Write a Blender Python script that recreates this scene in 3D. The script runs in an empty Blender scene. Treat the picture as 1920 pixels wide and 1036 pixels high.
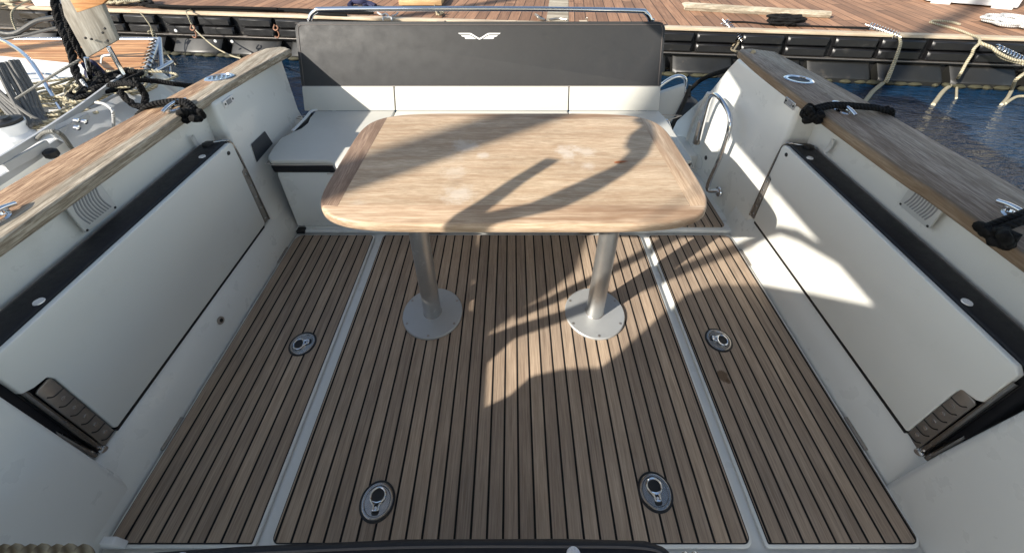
import bpy, bmesh, math, random
from mathutils import Vector, Matrix
random.seed(7)
R = math.radians
SUNE, SKYE, EXPO = 5.0, .13, .90
scene = bpy.context.scene
col = scene.collection

# ---------------------------------------------------------------- materials
def newmat(name):
    m = bpy.data.materials.new(name); m.use_nodes = True
    nt = m.node_tree; b = nt.nodes['Principled BSDF']
    return m, nt, b
def nd(nt, t, **kw):
    n = nt.nodes.new(t)
    for k, v in kw.items(): setattr(n, k, v)
    return n
def lk(nt, a, b): nt.links.new(a, b)
def mathn(nt, op, a, b=None, c=None):
    n = nd(nt, 'ShaderNodeMath', operation=op)
    for i, v in enumerate((a, b, c)):
        if v is None: continue
        if isinstance(v, (int, float)): n.inputs[i].default_value = v
        else: lk(nt, v, n.inputs[i])
    return n.outputs[0]
def mixc(nt, fac, a, b, mode='MIX'):
    n = nd(nt, 'ShaderNodeMix', data_type='RGBA', blend_type=mode)
    for i, v in ((0, fac), (6, a), (7, b)):
        if isinstance(v, (int, float)): n.inputs[i].default_value = v
        elif isinstance(v, tuple): n.inputs[i].default_value = (*v, 1)
        else: lk(nt, v, n.inputs[i])
    return n.outputs[2]
def noise(nt, vec, scale, detail=4, rough=.55, mapscale=None):
    if mapscale:
        mp = nd(nt, 'ShaderNodeMapping'); mp.inputs['Scale'].default_value = mapscale
        lk(nt, vec, mp.inputs[0]); vec = mp.outputs[0]
    n = nd(nt, 'ShaderNodeTexNoise'); n.inputs['Scale'].default_value = scale
    n.inputs['Detail'].default_value = detail; n.inputs['Roughness'].default_value = rough
    lk(nt, vec, n.inputs['Vector']); return n.outputs[0]
def maprange(nt, v, a, b, c=0., d=1.):
    n = nd(nt, 'ShaderNodeMapRange')
    lk(nt, v, n.inputs[0])
    for i, x in enumerate((a, b, c, d)): n.inputs[i+1].default_value = x
    return n.outputs[0]
def bump(nt, b, h, strength=.3, dist=.002):
    n = nd(nt, 'ShaderNodeBump'); n.inputs['Strength'].default_value = strength; n.inputs['Distance'].default_value = dist
    lk(nt, h, n.inputs['Height']); lk(nt, n.outputs[0], b.inputs['Normal'])
def coords(nt): return nd(nt, 'ShaderNodeTexCoord').outputs['Object']

def plain(name, c, rough=.5, metal=0., var=.06, nscale=30, bmp=.0, bscale=400, coat=0., spec=.5, dirt=None):
    m, nt, b = newmat(name); v = coords(nt)
    n = noise(nt, v, nscale, 5)
    dark = tuple(x*(1-var) for x in c); lite = tuple(min(1, x*(1+var)) for x in c)
    out = mixc(nt, n, dark, lite)
    if dirt:
        d = noise(nt, v, dirt[1], 8, .7); f = maprange(nt, d, dirt[2], dirt[2]+.15)
        out = mixc(nt, mathn(nt, 'MULTIPLY', f, dirt[3]), out, dirt[0])
    lk(nt, out, b.inputs['Base Color'])
    lk(nt, maprange(nt, noise(nt, v, nscale*2.3, 4), .3, .7, rough*.85, min(1, rough*1.15)), b.inputs['Roughness'])
    b.inputs['Metallic'].default_value = metal
    b.inputs['Coat Weight'].default_value = coat
    b.inputs['Specular IOR Level'].default_value = spec
    if bmp: bump(nt, b, noise(nt, v, bscale, 3), bmp, .001)
    return m

def teak_planks(name, base, alt, pitch=.0452, caulk=.0068, axis=0, seam_c=(.0025,.0025,.003), grain=(240, 7, 7), rough=.72, pvar=.34, end=None, wet=None, offset=0., phase=0.):
    """strips along Y (axis 0) or X (axis 1) with black caulking"""
    m, nt, b = newmat(name); v = coords(nt)
    sp = nd(nt, 'ShaderNodeSeparateXYZ'); lk(nt, v, sp.inputs[0])
    x = sp.outputs[axis]; y = sp.outputs[1-axis]
    u = mathn(nt, 'ADD', mathn(nt, 'DIVIDE', x, pitch), 100.5+phase)
    fr = mathn(nt, 'FRACT', u); idx = mathn(nt, 'FLOOR', u)
    dist = mathn(nt, 'ABSOLUTE', mathn(nt, 'SUBTRACT', fr, .5))
    h = .5 - caulk/pitch/2
    seam = maprange(nt, dist, h-.012, h+.012)
    cellin = idx
    if end:                                  # boards end in random butt joints
        wn0 = nd(nt, 'ShaderNodeTexWhiteNoise', noise_dimensions='1D'); lk(nt, idx, wn0.inputs['W'])
        yy = mathn(nt, 'ADD', mathn(nt, 'DIVIDE', y, end), mathn(nt, 'MULTIPLY', wn0.outputs[0], 7.))
        fy = mathn(nt, 'FLOOR', yy); cellin = mathn(nt, 'ADD', idx, mathn(nt, 'MULTIPLY', fy, 37.7))
        dy = mathn(nt, 'ABSOLUTE', mathn(nt, 'SUBTRACT', mathn(nt, 'FRACT', yy), .5))
        seam = mathn(nt, 'MAXIMUM', seam, maprange(nt, dy, .4965, .4985))
    wn = nd(nt, 'ShaderNodeTexWhiteNoise', noise_dimensions='1D'); lk(nt, cellin, wn.inputs['W'])
    # shift the grain per board
    cmb = nd(nt, 'ShaderNodeCombineXYZ')
    lk(nt, mathn(nt, 'ADD', x, mathn(nt, 'MULTIPLY', wn.outputs[0], 3.)), cmb.inputs[0])
    lk(nt, mathn(nt, 'ADD', y, mathn(nt, 'MULTIPLY', wn.outputs[0], 9.)), cmb.inputs[1])
    g = noise(nt, cmb.outputs[0], 1., 8, .72, grain)
    g2 = noise(nt, cmb.outputs[0], 1., 3, .6, (grain[0]*.28, grain[1]*.35, 1))
    c = mixc(nt, maprange(nt, g, .36, .64), base, alt)
    c = mixc(nt, mathn(nt, 'MULTIPLY', maprange(nt, g2, .4, .75), .45), c, tuple(q*.62 for q in base))
    hue = mixc(nt, wn.outputs[0], (1-pvar*.55, 1-pvar*.6, 1-pvar*.6), (1+pvar*.45, 1+pvar*.38, 1+pvar*.3))
    c = mixc(nt, 1., c, hue, 'MULTIPLY')
    big = noise(nt, v, 2.3, 6, .65)
    c = mixc(nt, 1., c, mixc(nt, maprange(nt, big, .3, .7), (.84, .85, .87), (1.12, 1.09, 1.05)), 'MULTIPLY')
    spots = maprange(nt, noise(nt, v, 38, 3, .5), .74, .78)
    c = mixc(nt, mathn(nt, 'MULTIPLY', spots, .5), c, tuple(q*.45 for q in base))
    if wet:
        for (wx, wy, wr) in wet:
            vm = nd(nt, 'ShaderNodeVectorMath', operation='DISTANCE'); lk(nt, v, vm.inputs[0]); vm.inputs[1].default_value = (wx, wy, 0)
            dd = mathn(nt, 'ADD', vm.outputs['Value'], mathn(nt, 'MULTIPLY', mathn(nt, 'SUBTRACT', noise(nt, v, 45, 3), .5), wr*.9))
            c = mixc(nt, mathn(nt, 'MULTIPLY', maprange(nt, dd, wr, wr*.75), .75), c, (.085, .045, .018))
    c = mixc(nt, seam, c, seam_c)
    lk(nt, c, b.inputs['Base Color'])
    lk(nt, maprange(nt, g, .3, .7, rough*.85, min(1, rough*1.2)), b.inputs['Roughness'])
    b.inputs['Specular IOR Level'].default_value = .3
    hh = mathn(nt, 'SUBTRACT', mathn(nt, 'MULTIPLY', g, .3), seam)
    bump(nt, b, hh, .5, .0012)
    return m

def wood(name, base, alt, dark, axis=0, fine=260, rough=.6, blot=1.2, figure=.5, pale=None, greyside=None, marks=()):
    """weathered solid wood, grain along axis"""
    m, nt, b = newmat(name); v = coords(nt)
    sc = [fine, fine, fine]; sc[axis] = fine*.06
    s2 = [fine*.16, fine*.16, fine*.16]; s2[axis] = fine*.010
    warp = noise(nt, v, 3.5, 3)
    vm = nd(nt, 'ShaderNodeVectorMath', operation='MULTIPLY_ADD'); lk(nt, warp, vm.inputs[0]); vm.inputs[1].default_value = (.03, .03, .03); lk(nt, v, vm.inputs[2])
    g = noise(nt, v, 1, 10, .74, tuple(sc)); g2 = noise(nt, vm.outputs[0], 1, 5, .6, tuple(s2))
    c = mixc(nt, maprange(nt, g, .435, .565), base, alt)
    c = mixc(nt, mathn(nt, 'MULTIPLY', maprange(nt, g2, .44, .60), figure), c, dark)
    s5 = [fine*.45]*3; s5[axis] = fine*.045
    c = mixc(nt, mathn(nt, 'MULTIPLY', maprange(nt, noise(nt, vm.outputs[0], 1, 3, .6, tuple(s5)), .5, .72), .35), c, dark)
    if greyside:
        gs = nd(nt, 'ShaderNodeSeparateXYZ'); lk(nt, v, gs.inputs[0])
        gx = mathn(nt, 'ADD', gs.outputs[0], mathn(nt, 'MULTIPLY', mathn(nt, 'SUBTRACT', g2, .5), .10))
        gm = maprange(nt, gx, greyside[0]-.010, greyside[0]+.012)
        gc = mixc(nt, maprange(nt, g, .435, .565), greyside[1], greyside[2])
        gc = mixc(nt, mathn(nt, 'MULTIPLY', maprange(nt, g2, .5, .62), .5), gc, greyside[3])
        c = mixc(nt, gm, c, gc)
    s3 = [9., 9., 9.]; s3[axis] = 2.2
    bl = noise(nt, v, blot, 6, .6, tuple(s3))
    c = mixc(nt, 1., c, mixc(nt, maprange(nt, bl, .3, .72), (.82, .79, .76), (1.18, 1.18, 1.18)), 'MULTIPLY')
    if pale:
        pm = maprange(nt, noise(nt, v, 3.1, 7, .7), .60, .72)
        c = mixc(nt, mathn(nt, 'MULTIPLY', pm, .35), c, pale)
    for (mx, my, mr, mc, ms) in marks:
        vd = nd(nt, 'ShaderNodeVectorMath', operation='DISTANCE'); lk(nt, v, vd.inputs[0]); vd.inputs[1].default_value = (mx, my, .7)
        dd = mathn(nt, 'ADD', vd.outputs['Value'], mathn(nt, 'MULTIPLY', mathn(nt, 'SUBTRACT', noise(nt, v, 26, 5, .7), .5), mr*2.4))
        c = mixc(nt, mathn(nt, 'MULTIPLY', maprange(nt, dd, mr, mr*.3), ms), c, mc)
    lk(nt, c, b.inputs['Base Color'])
    lk(nt, maprange(nt, g2, .3, .7, rough*.8, min(1, rough*1.2)), b.inputs['Roughness'])
    b.inputs['Specular IOR Level'].default_value = .35
    bump(nt, b, g, .45, .0012)
    return m

def ropemat(name, c1, c2, freq=55., rough=.85):
    m, nt, b = newmat(name)
    uv = nd(nt, 'ShaderNodeTexCoord').outputs['UV']; sp = nd(nt, 'ShaderNodeSeparateXYZ'); lk(nt, uv, sp.inputs[0])
    ph = mathn(nt, 'ADD', mathn(nt, 'MULTIPLY', sp.outputs[0], freq), mathn(nt, 'MULTIPLY', sp.outputs[1], 2.))
    fr = mathn(nt, 'ABSOLUTE', mathn(nt, 'SUBTRACT', mathn(nt, 'FRACT', ph), .5))
    n = noise(nt, coords(nt), 60, 4)
    f = maprange(nt, fr, .05, .42)
    c = mixc(nt, f, c2, c1); c = mixc(nt, mathn(nt, 'MULTIPLY', maprange(nt, n, .4, .8), .5), c, c2)
    lk(nt, c, b.inputs['Base Color']); b.inputs['Roughness'].default_value = rough
    b.inputs['Specular IOR Level'].default_value = .2
    bump(nt, b, f, .9, .004)
    return m

M = {}
M['gel'] = plain('gelcoat', (.70,.70,.67), .30, var=.03, nscale=5, bmp=.04, bscale=160, coat=.3, dirt=((.45,.42,.36), 3.2, .57, .20))
M['gel2'] = plain('gelcoat_grey', (.56,.57,.56), .4, var=.05, nscale=4, dirt=((.3,.28,.25), 6, .56, .35))
M['board'] = plain('seat_board', (.70,.70,.665), .38, var=.03, nscale=3, bmp=.05, bscale=220, dirt=((.46,.44,.38), 5.5, .60, .22))
M['vent'] = plain('vent_plastic', (.50,.50,.49), .45)
M['slot'] = plain('vent_slot', (.25,.255,.27), .6)
M['blackvinyl'] = plain('black_vinyl', (.012,.012,.015), .5, bmp=.3, bscale=900, var=.2, spec=.3)
M['greyvinyl'] = plain('charcoal_vinyl', (.030,.030,.031), .62, bmp=.35, bscale=700, var=.10, nscale=7, dirt=((.06,.057,.05), 5, .58, .25))
M['cream'] = plain('cream_vinyl', (.54,.53,.485), .55, bmp=.30, bscale=420, var=.05, nscale=9, dirt=((.42,.38,.30), 7, .60, .3))
M['creamline'] = plain('cream_piping', (.42,.38,.34), .6)
M['darkpipe'] = plain('piping', (.10,.085,.08), .6)
M['chrome'] = plain('polished_stainless', (.72,.73,.75), .10, 1., var=.03)
M['chromed'] = plain('worn_stainless', (.34,.32,.30), .24, 1., var=.25, nscale=50)
M['bracket'] = plain('bracket_steel', (.36,.33,.30), .34, .8, var=.25, nscale=30)
M['alu'] = plain('brushed_aluminium', (.50,.50,.49), .36, .85, var=.10, nscale=14, bmp=.25, bscale=90, dirt=((.75,.75,.74), 22, .60, .8))
M['plate'] = plain('cast_plate', (.44,.45,.45), .46, .45, var=.06, nscale=18, bmp=.12, bscale=300)
M['alublue'] = plain('anodised_tube', (.42,.44,.50), .3, .8)
M['rubber'] = plain('black_rubber', (.008,.008,.009), .5, var=.2)
M['plastic'] = plain('black_polyethylene', (.008,.008,.009), .38, var=.35, nscale=4, bmp=.25, bscale=60, dirt=((.08,.075,.065), 5, .60, .4))
M['float'] = plain('float_plastic', (.014,.014,.013), .42, var=.35, nscale=3, bmp=.25, bscale=30, dirt=((.12,.10,.075), 3, .58, .45))
M['algae'] = plain('algae', (.035,.033,.016), .8, var=.6, nscale=20, bmp=.8, bscale=60)
M['white'] = plain('white_plastic', (.75,.75,.74), .4)
M['snap'] = plain('snap_metal', (.72,.72,.74), .3, .3)
M['snapblk'] = plain('screw_black', (.02,.02,.022), .35, .3)
M['labelm'] = plain('dark_label', (.035,.04,.05), .4, var=.3, nscale=80)
M['rust'] = plain('rusty_iron', (.26,.13,.08), .75, .2, var=.4, nscale=40)
M['teak'] = teak_planks('teak_deck', (.275,.207,.152), (.49,.395,.305), wet=None)
M['teakwet'] = teak_planks('teak_deck_stained', (.275,.207,.152), (.49,.395,.305), wet=[(-0.138,-0.138,.024),(-0.128,-0.158,.010)])
M['teakside'] = teak_planks('teak_deck_side', (.275,.207,.152), (.49,.395,.305))
M['dock'] = teak_planks('dock_boards', (.21,.110,.063), (.39,.235,.150), pitch=.142, caulk=.009, seam_c=(.012,.009,.008), grain=(60, 2.2, 2), end=2.4, pvar=.5)
M['trim'] = wood('dock_trim', (.50,.40,.28), (.62,.52,.39), (.36,.28,.2), 0, 120)
M['table'] = wood('table_teak', (.385,.285,.19), (.565,.445,.32), (.30,.18,.10), 0, 330, .5, pale=(.64,.58,.50), figure=.40, marks=((-0.174,0.098,0.055,(0.72, 0.69, 0.64), 0.34),(0.199,0.068,0.050,(0.72, 0.69, 0.64), 0.37),(0.263,0.068,0.045,(0.7, 0.66, 0.6), 0.31),(-0.171,-0.189,0.060,(0.7, 0.67, 0.62), 0.34),(-0.199,-0.064,0.050,(0.68, 0.63, 0.56), 0.25),(-0.106,0.043,0.030,(0.72, 0.7, 0.66), 0.31),(-0.186,-0.133,0.030,(0.22, 0.15, 0.1), 0.31),(0.071,-0.089,0.120,(0.62, 0.47, 0.3), 0.19),(0.259,-0.026,0.030,(0.75, 0.73, 0.7), 0.25),(0.413,-0.148,0.100,(0.6, 0.46, 0.31), 0.15)))
M['tableend'] = wood('table_border_teak', (.19,.125,.09), (.30,.215,.155), (.13,.08,.055), 1, 230, .55)
M['tablefront'] = wood('table_edge_teak', (.40,.285,.19), (.56,.43,.31), (.27,.165,.10), 0, 130, .5, figure=.8)
M['tableside'] = wood('table_side_teak', (.40,.285,.19), (.55,.42,.30), (.29,.18,.11), 1, 150, .5, figure=.6)
M['cap'] = wood('weathered_cap', (.18,.10,.055), (.46,.32,.205), (.12,.06,.03), 1, 210, .65, figure=.7, greyside=(-1.345, (.27,.23,.17), (.47,.42,.34), (.17,.13,.095)))
M['cap_edge'] = wood('cap_lip_teak', (.23,.19,.14), (.50,.45,.37), (.14,.11,.08), 1, 210, .7, figure=.6)
M['capg'] = wood('grey_cap', (.205,.148,.106), (.40,.32,.25), (.14,.095,.068), 1, 210, .65, figure=.45)
M['capg2'] = wood('grey_cap_lip', (.20,.15,.105), (.28,.22,.16), (.15,.095,.055), 1, 170, .65, figure=.5)
M['oldwood'] = wood('driftwood', (.33,.29,.22), (.48,.43,.34), (.18,.15,.11), 0, 120, .8, figure=.7)
M['greyboard'] = wood('grey_board', (.30,.285,.25), (.40,.385,.34), (.17,.15,.12), 2, 90, .8, figure=.6)
M['orange'] = wood('varnished_teak', (.42,.20,.075), (.58,.32,.14), (.27,.11,.04), 0, 110, .5, figure=.6)
M['grate'] = wood('grating_wood', (.50,.32,.15), (.62,.44,.24), (.36,.2,.09), 0, 100, .6)
M['ropek'] = ropemat('black_rope', (.012,.0115,.0115), (.003,.003,.003), 75)
M['ropec'] = ropemat('cream_rope', (.50,.46,.34), (.26,.22,.14), 40)
M['ropew'] = ropemat('white_rope', (.66,.66,.64), (.34,.34,.34), 50)
M['ropeg'] = ropemat('grey_rope', (.24,.235,.22), (.10,.10,.09), 60)
M['ropet'] = ropemat('tan_rope', (.42,.36,.25), (.12,.09,.055), 30)
M['greyline'] = plain('grey_line', (.12,.117,.11), .8, var=.3, nscale=60, bmp=.3, bscale=300)
M['railpaint'] = plain('rail_alloy', (.42,.43,.44), .45, .2, var=.12, nscale=12)
M['blue'] = plain('blue_cloth', (.01,.03,.24), .7, bmp=.5, bscale=60, var=.3)
M['navy'] = plain('navy_cloth', (.012,.014,.05), .8, var=.4)
M['leaf'] = plain('dry_leaf', (.30,.085,.02), .6, var=.4, nscale=80)
M['hullw'] = plain('white_hull', (.68,.69,.70), .25, var=.02, nscale=2, coat=.3)
M['deckw'] = plain('deck_paint', (.74,.74,.71), .5, var=.05, nscale=6, bmp=.2, bscale=200, dirt=((.4,.37,.3), 4, .58, .35))

# water
def watermat():
    m, nt, b = newmat('harbour_water'); v = coords(nt)
    c = mixc(nt, maprange(nt, noise(nt, v, .8, 4), .35, .7), (.0018,.012,.028), (.005,.028,.068))
    lk(nt, c, b.inputs['Base Color']); b.inputs['Roughness'].default_value = .04; b.inputs['IOR'].default_value = 1.33
    a = noise(nt, v, 1., 5, .6, (3.4, 8.5, 1)); d = noise(nt, v, 1., 3, .5, (13, 26, 1)); e = noise(nt, v, 1., 2, .5, (1.1, 2.2, 1))
    h = mathn(nt, 'ADD', mathn(nt, 'ADD', a, mathn(nt, 'MULTIPLY', d, .34)), mathn(nt, 'MULTIPLY', e, 1.4))
    bump(nt, b, h, .6, .07)
    return m
M['water'] = watermat()

# ---------------------------------------------------------------- mesh helpers
def mk(name, bm, mat, parent=None, smooth=True, loc=None):
    me = bpy.data.meshes.new(name); bmesh.ops.recalc_face_normals(bm, faces=bm.faces[:])
    bm.to_mesh(me); bm.free()
    mats = mat if isinstance(mat, (list, tuple)) else [mat]
    for q in mats: me.materials.append(M[q] if isinstance(q, str) else q)
    if smooth:
        for p in me.polygons: p.use_smooth = True
        try: me.set_sharp_from_angle(angle=R(38))
        except Exception: pass
    o = bpy.data.objects.new(name, me); col.objects.link(o)
    if parent is not None:
        o.parent = parent; me.transform(Matrix.Translation(-wloc(parent)))
    elif loc is not None:
        me.transform(Matrix.Translation(-Vector(loc))); o.location = loc
    return o
def wloc(o):
    v = Vector((0,0,0))
    while o is not None: v = v + o.location; o = o.parent
    return v
def tag(o, label=None, cat=None, group=None, kind=None):
    if label: o['label'] = label
    if cat: o['category'] = cat
    if group: o['group'] = group
    if kind: o['kind'] = kind
    return o
def thing(name, loc, label, cat, group=None):
    o = bpy.data.objects.new(name, None); col.objects.link(o); o.location = loc; o.empty_display_size = .1
    return tag(o, label, cat, group)
def dup(root, loc, label=None, group=None, rotz=None):
    r = root.copy(); col.objects.link(r); r.location = loc
    if rotz is not None: r.rotation_euler = (0, 0, rotz)
    if label: r['label'] = label
    if group: r['group'] = group
    for ch in list(root.children):
        c = ch.copy(); col.objects.link(c); c.parent = r
        for g in ch.children:
            d = g.copy(); col.objects.link(d); d.parent = c
    return r
def bev(bm, w, seg=2, ang=30):
    if w <= 0: return
    ed = [e for e in bm.edges if len(e.link_faces) == 2 and e.calc_face_angle(0) > R(ang)]
    bmesh.ops.bevel(bm, geom=ed, offset=w, segments=seg, profile=.5, affect='EDGES', clamp_overlap=True)
def prism(pts3, vec, bevel=0., seg=2, bm=None):
    """polygon of 3-D points extruded by vec"""
    b = bmesh.new()
    vs = [b.verts.new(p) for p in pts3]; f = b.faces.new(vs)
    r = bmesh.ops.extrude_face_region(b, geom=[f])
    bmesh.ops.translate(b, vec=Vector(vec), verts=[q for q in r['geom'] if isinstance(q, bmesh.types.BMVert)])
    bmesh.ops.recalc_face_normals(b, faces=b.faces[:])
    bev(b, bevel, seg)
    if bm is None: return b
    return join(bm, b)
def join(bm, b):
    me = bpy.data.meshes.new('tmp'); b.to_mesh(me); b.free(); bm.from_mesh(me); bpy.data.meshes.remove(me); return bm
def box(x0, x1, y0, y1, z0, z1, bevel=0., seg=2, bm=None):
    return prism([(x0,y0,z0),(x1,y0,z0),(x1,y1,z0),(x0,y1,z0)], (0,0,z1-z0), bevel, seg, bm)
def rrect(x0, x1, y0, y1, r, n=6):
    out = []
    rr = r if isinstance(r, (list, tuple)) else [r]*4
    for (cx, cy, a, q) in ((x1-rr[0], y1-rr[0], 0, rr[0]), (x0+rr[1], y1-rr[1], 90, rr[1]), (x0+rr[2], y0+rr[2], 180, rr[2]), (x1-rr[3], y0+rr[3], 270, rr[3])):
        for i in range(n+1):
            t = R(a+90*i/n); out.append((cx+q*math.cos(t), cy+q*math.sin(t)))
    return out
def smoothpts(p, sub=6, closed=False):
    p = [Vector(q) for q in p]
    if len(p) < 3: return p
    out = []; n = len(p)
    rng = n if closed else n-1
    for i in range(rng):
        a = p[(i-1) % n] if closed or i > 0 else p[0]*2-p[1]
        b_, c = p[i], p[(i+1) % n]
        d = p[(i+2) % n] if closed or i+2 < n else c*2-b_
        for k in range(sub):
            t = k/sub
            out.append(.5*((2*b_)+(c-a)*t+(2*a-5*b_+4*c-d)*t*t+(3*b_-a-3*c+d)*t**3))
    if not closed: out.append(p[-1])
    return out
def tube(pts, r, seg=10, closed=False, sub=6, bm=None, r1=None, flat=1.):
    P = smoothpts(pts, sub, closed) if sub > 1 else [Vector(q) for q in pts]
    b = bm or bmesh.new(); uvl = b.loops.layers.uv.verify()
    n = len(P); rings = []; up = None; L = 0.; Ls = []
    for i in range(n):
        if closed: t = (P[(i+1) % n]-P[i-1])
        else: t = P[min(i+1, n-1)]-P[max(i-1, 0)]
        if t.length < 1e-9: t = Vector((0,0,1))
        t.normalize()
        if up is None:
            up = Vector((0,0,1)) if abs(t.z) < .9 else Vector((1,0,0))
        s = t.cross(up)
        if s.length < 1e-6: s = t.orthogonal()
        s.normalize(); up = s.cross(t).normalized()
        rr = r if r1 is None else r+(r1-r)*i/(n-1)
        rings.append([b.verts.new(P[i]+s*math.cos(2*math.pi*k/seg)*rr+up*math.sin(2*math.pi*k/seg)*rr*flat) for k in range(seg)])
        if i: L += (P[i]-P[i-1]).length
        Ls.append(L)
    m_ = n if closed else n-1
    for i in range(m_):
        A, B = rings[i], rings[(i+1) % n]; la = Ls[i]; lb = Ls[i+1] if i+1 < n else L+(P[0]-P[-1]).length
        for k in range(seg):
            f = b.faces.new((A[k], A[(k+1) % seg], B[(k+1) % seg], B[k]))
            for lp, uvv in zip(f.loops, ((la, k/seg), (la, (k+1)/seg), (lb, (k+1)/seg), (lb, k/seg))): lp[uvl].uv = uvv
    if not closed:
        b.faces.new(rings[0][::-1]); b.faces.new(rings[-1])
    return b
def lathe(prof, c=(0,0,0), seg=32, bm=None, sx=1., sy=1., cap=True):
    b = bm or bmesh.new(); rings = []
    for (r, z) in prof:
        rings.append([b.verts.new((c[0]+math.cos(2*math.pi*k/seg)*r*sx, c[1]+math.sin(2*math.pi*k/seg)*r*sy, c[2]+z)) for k in range(seg)])
    for A, B in zip(rings, rings[1:]):
        for k in range(seg): b.faces.new((A[k], A[(k+1) % seg], B[(k+1) % seg], B[k]))
    if cap: b.faces.new(rings[0][::-1]); b.faces.new(rings[-1])
    return b
def xform(bm, mat): bmesh.ops.transform(bm, matrix=mat, verts=bm.verts[:]); return bm
def disc(c, n, r, t, seg=16, bm=None):
    """little button with axis n"""
    n = Vector(n).normalized(); q = lathe([(r, 0), (r*.92, t*.8), (r*.5, t), (.0001, t)], seg=seg)
    xform(q, Matrix.Translation(Vector(c)) @ n.to_track_quat('Z', 'Y').to_matrix().to_4x4())
    return q if bm is None else join(bm, q)
def helix(a, b, rad, wire, turns, seg=6, bm=None):
    a, b = Vector(a), Vector(b); t = (b-a).normalized(); s = t.orthogonal().normalized(); u = t.cross(s)
    n = int(turns*12); P = []
    for i in range(n+1):
        th = 2*math.pi*turns*i/n
        P.append(a+(b-a)*(i/n)+s*math.cos(th)*rad+u*math.sin(th)*rad)
    return tube(P, wire, seg, sub=1, bm=bm)
def coil(c, rx, ry, r, turns, jit=.15, z=0., bm=None, tilt=None, step=.9):
    P = []; n = turns*14
    for i in range(n):
        th = 2*math.pi*i/14; k = 1+jit*math.sin(th*.37+i*.11)+random.uniform(-.03, .03)
        q = .62+.38*((i*.61803) % 1)
        P.append((c[0]+rx*k*q*math.cos(th), c[1]+ry*k*q*math.sin(th), c[2]+r+z*i/n+abs(math.sin(i*1.7))*r*step))
    b = tube(P, r, 7, sub=3, bm=bm)
    return b

# ================================================================ OUR BOAT
boat = thing('motor_boat', (0, 1.0, 0), 'white motor boat whose open cockpit with teak cappings fills the picture', 'motor boat')
def sideblock(poly, xin, xout, bevel=.015, seg=3):
    b = bmesh.new()
    A = [b.verts.new((xin(z), y, z)) for y, z in poly]; B = [b.verts.new((xout, y, z)) for y, z in poly]
    b.faces.new(A); b.faces.new(B[::-1]); n = len(poly)
    for i in range(n): b.faces.new((A[i], A[(i+1) % n], B[(i+1) % n], B[i]))
    bmesh.ops.recalc_face_normals(b, faces=b.faces[:]); bev(b, bevel, seg, 25)
    return b

# liner floor with the channels between the hatches
b = box(-1.30, 1.30, -1.5, 1.62, -.06, -.016)
mk('liner_floor', b, 'gel', boat)
b = box(-1.16, 1.17, -1.5, .318, -.0155, -.001, .006)
box(-1.15, 1.17, 1.580, 1.66, -.015, .010, .008, 3, bm=b)
box(.79, 1.20, 1.661, 2.60, -.02, .0095, .004, 2, bm=b)
mk('liner_step', b, 'gel', boat)
# foot pad in the walk-through
f = mk('step_pad', prism([(x, y, .0105) for x, y in rrect(.84, 1.128, 1.605, 2.10, .02)], (0,0,.008), .002), 'teakside', boat)

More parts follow.
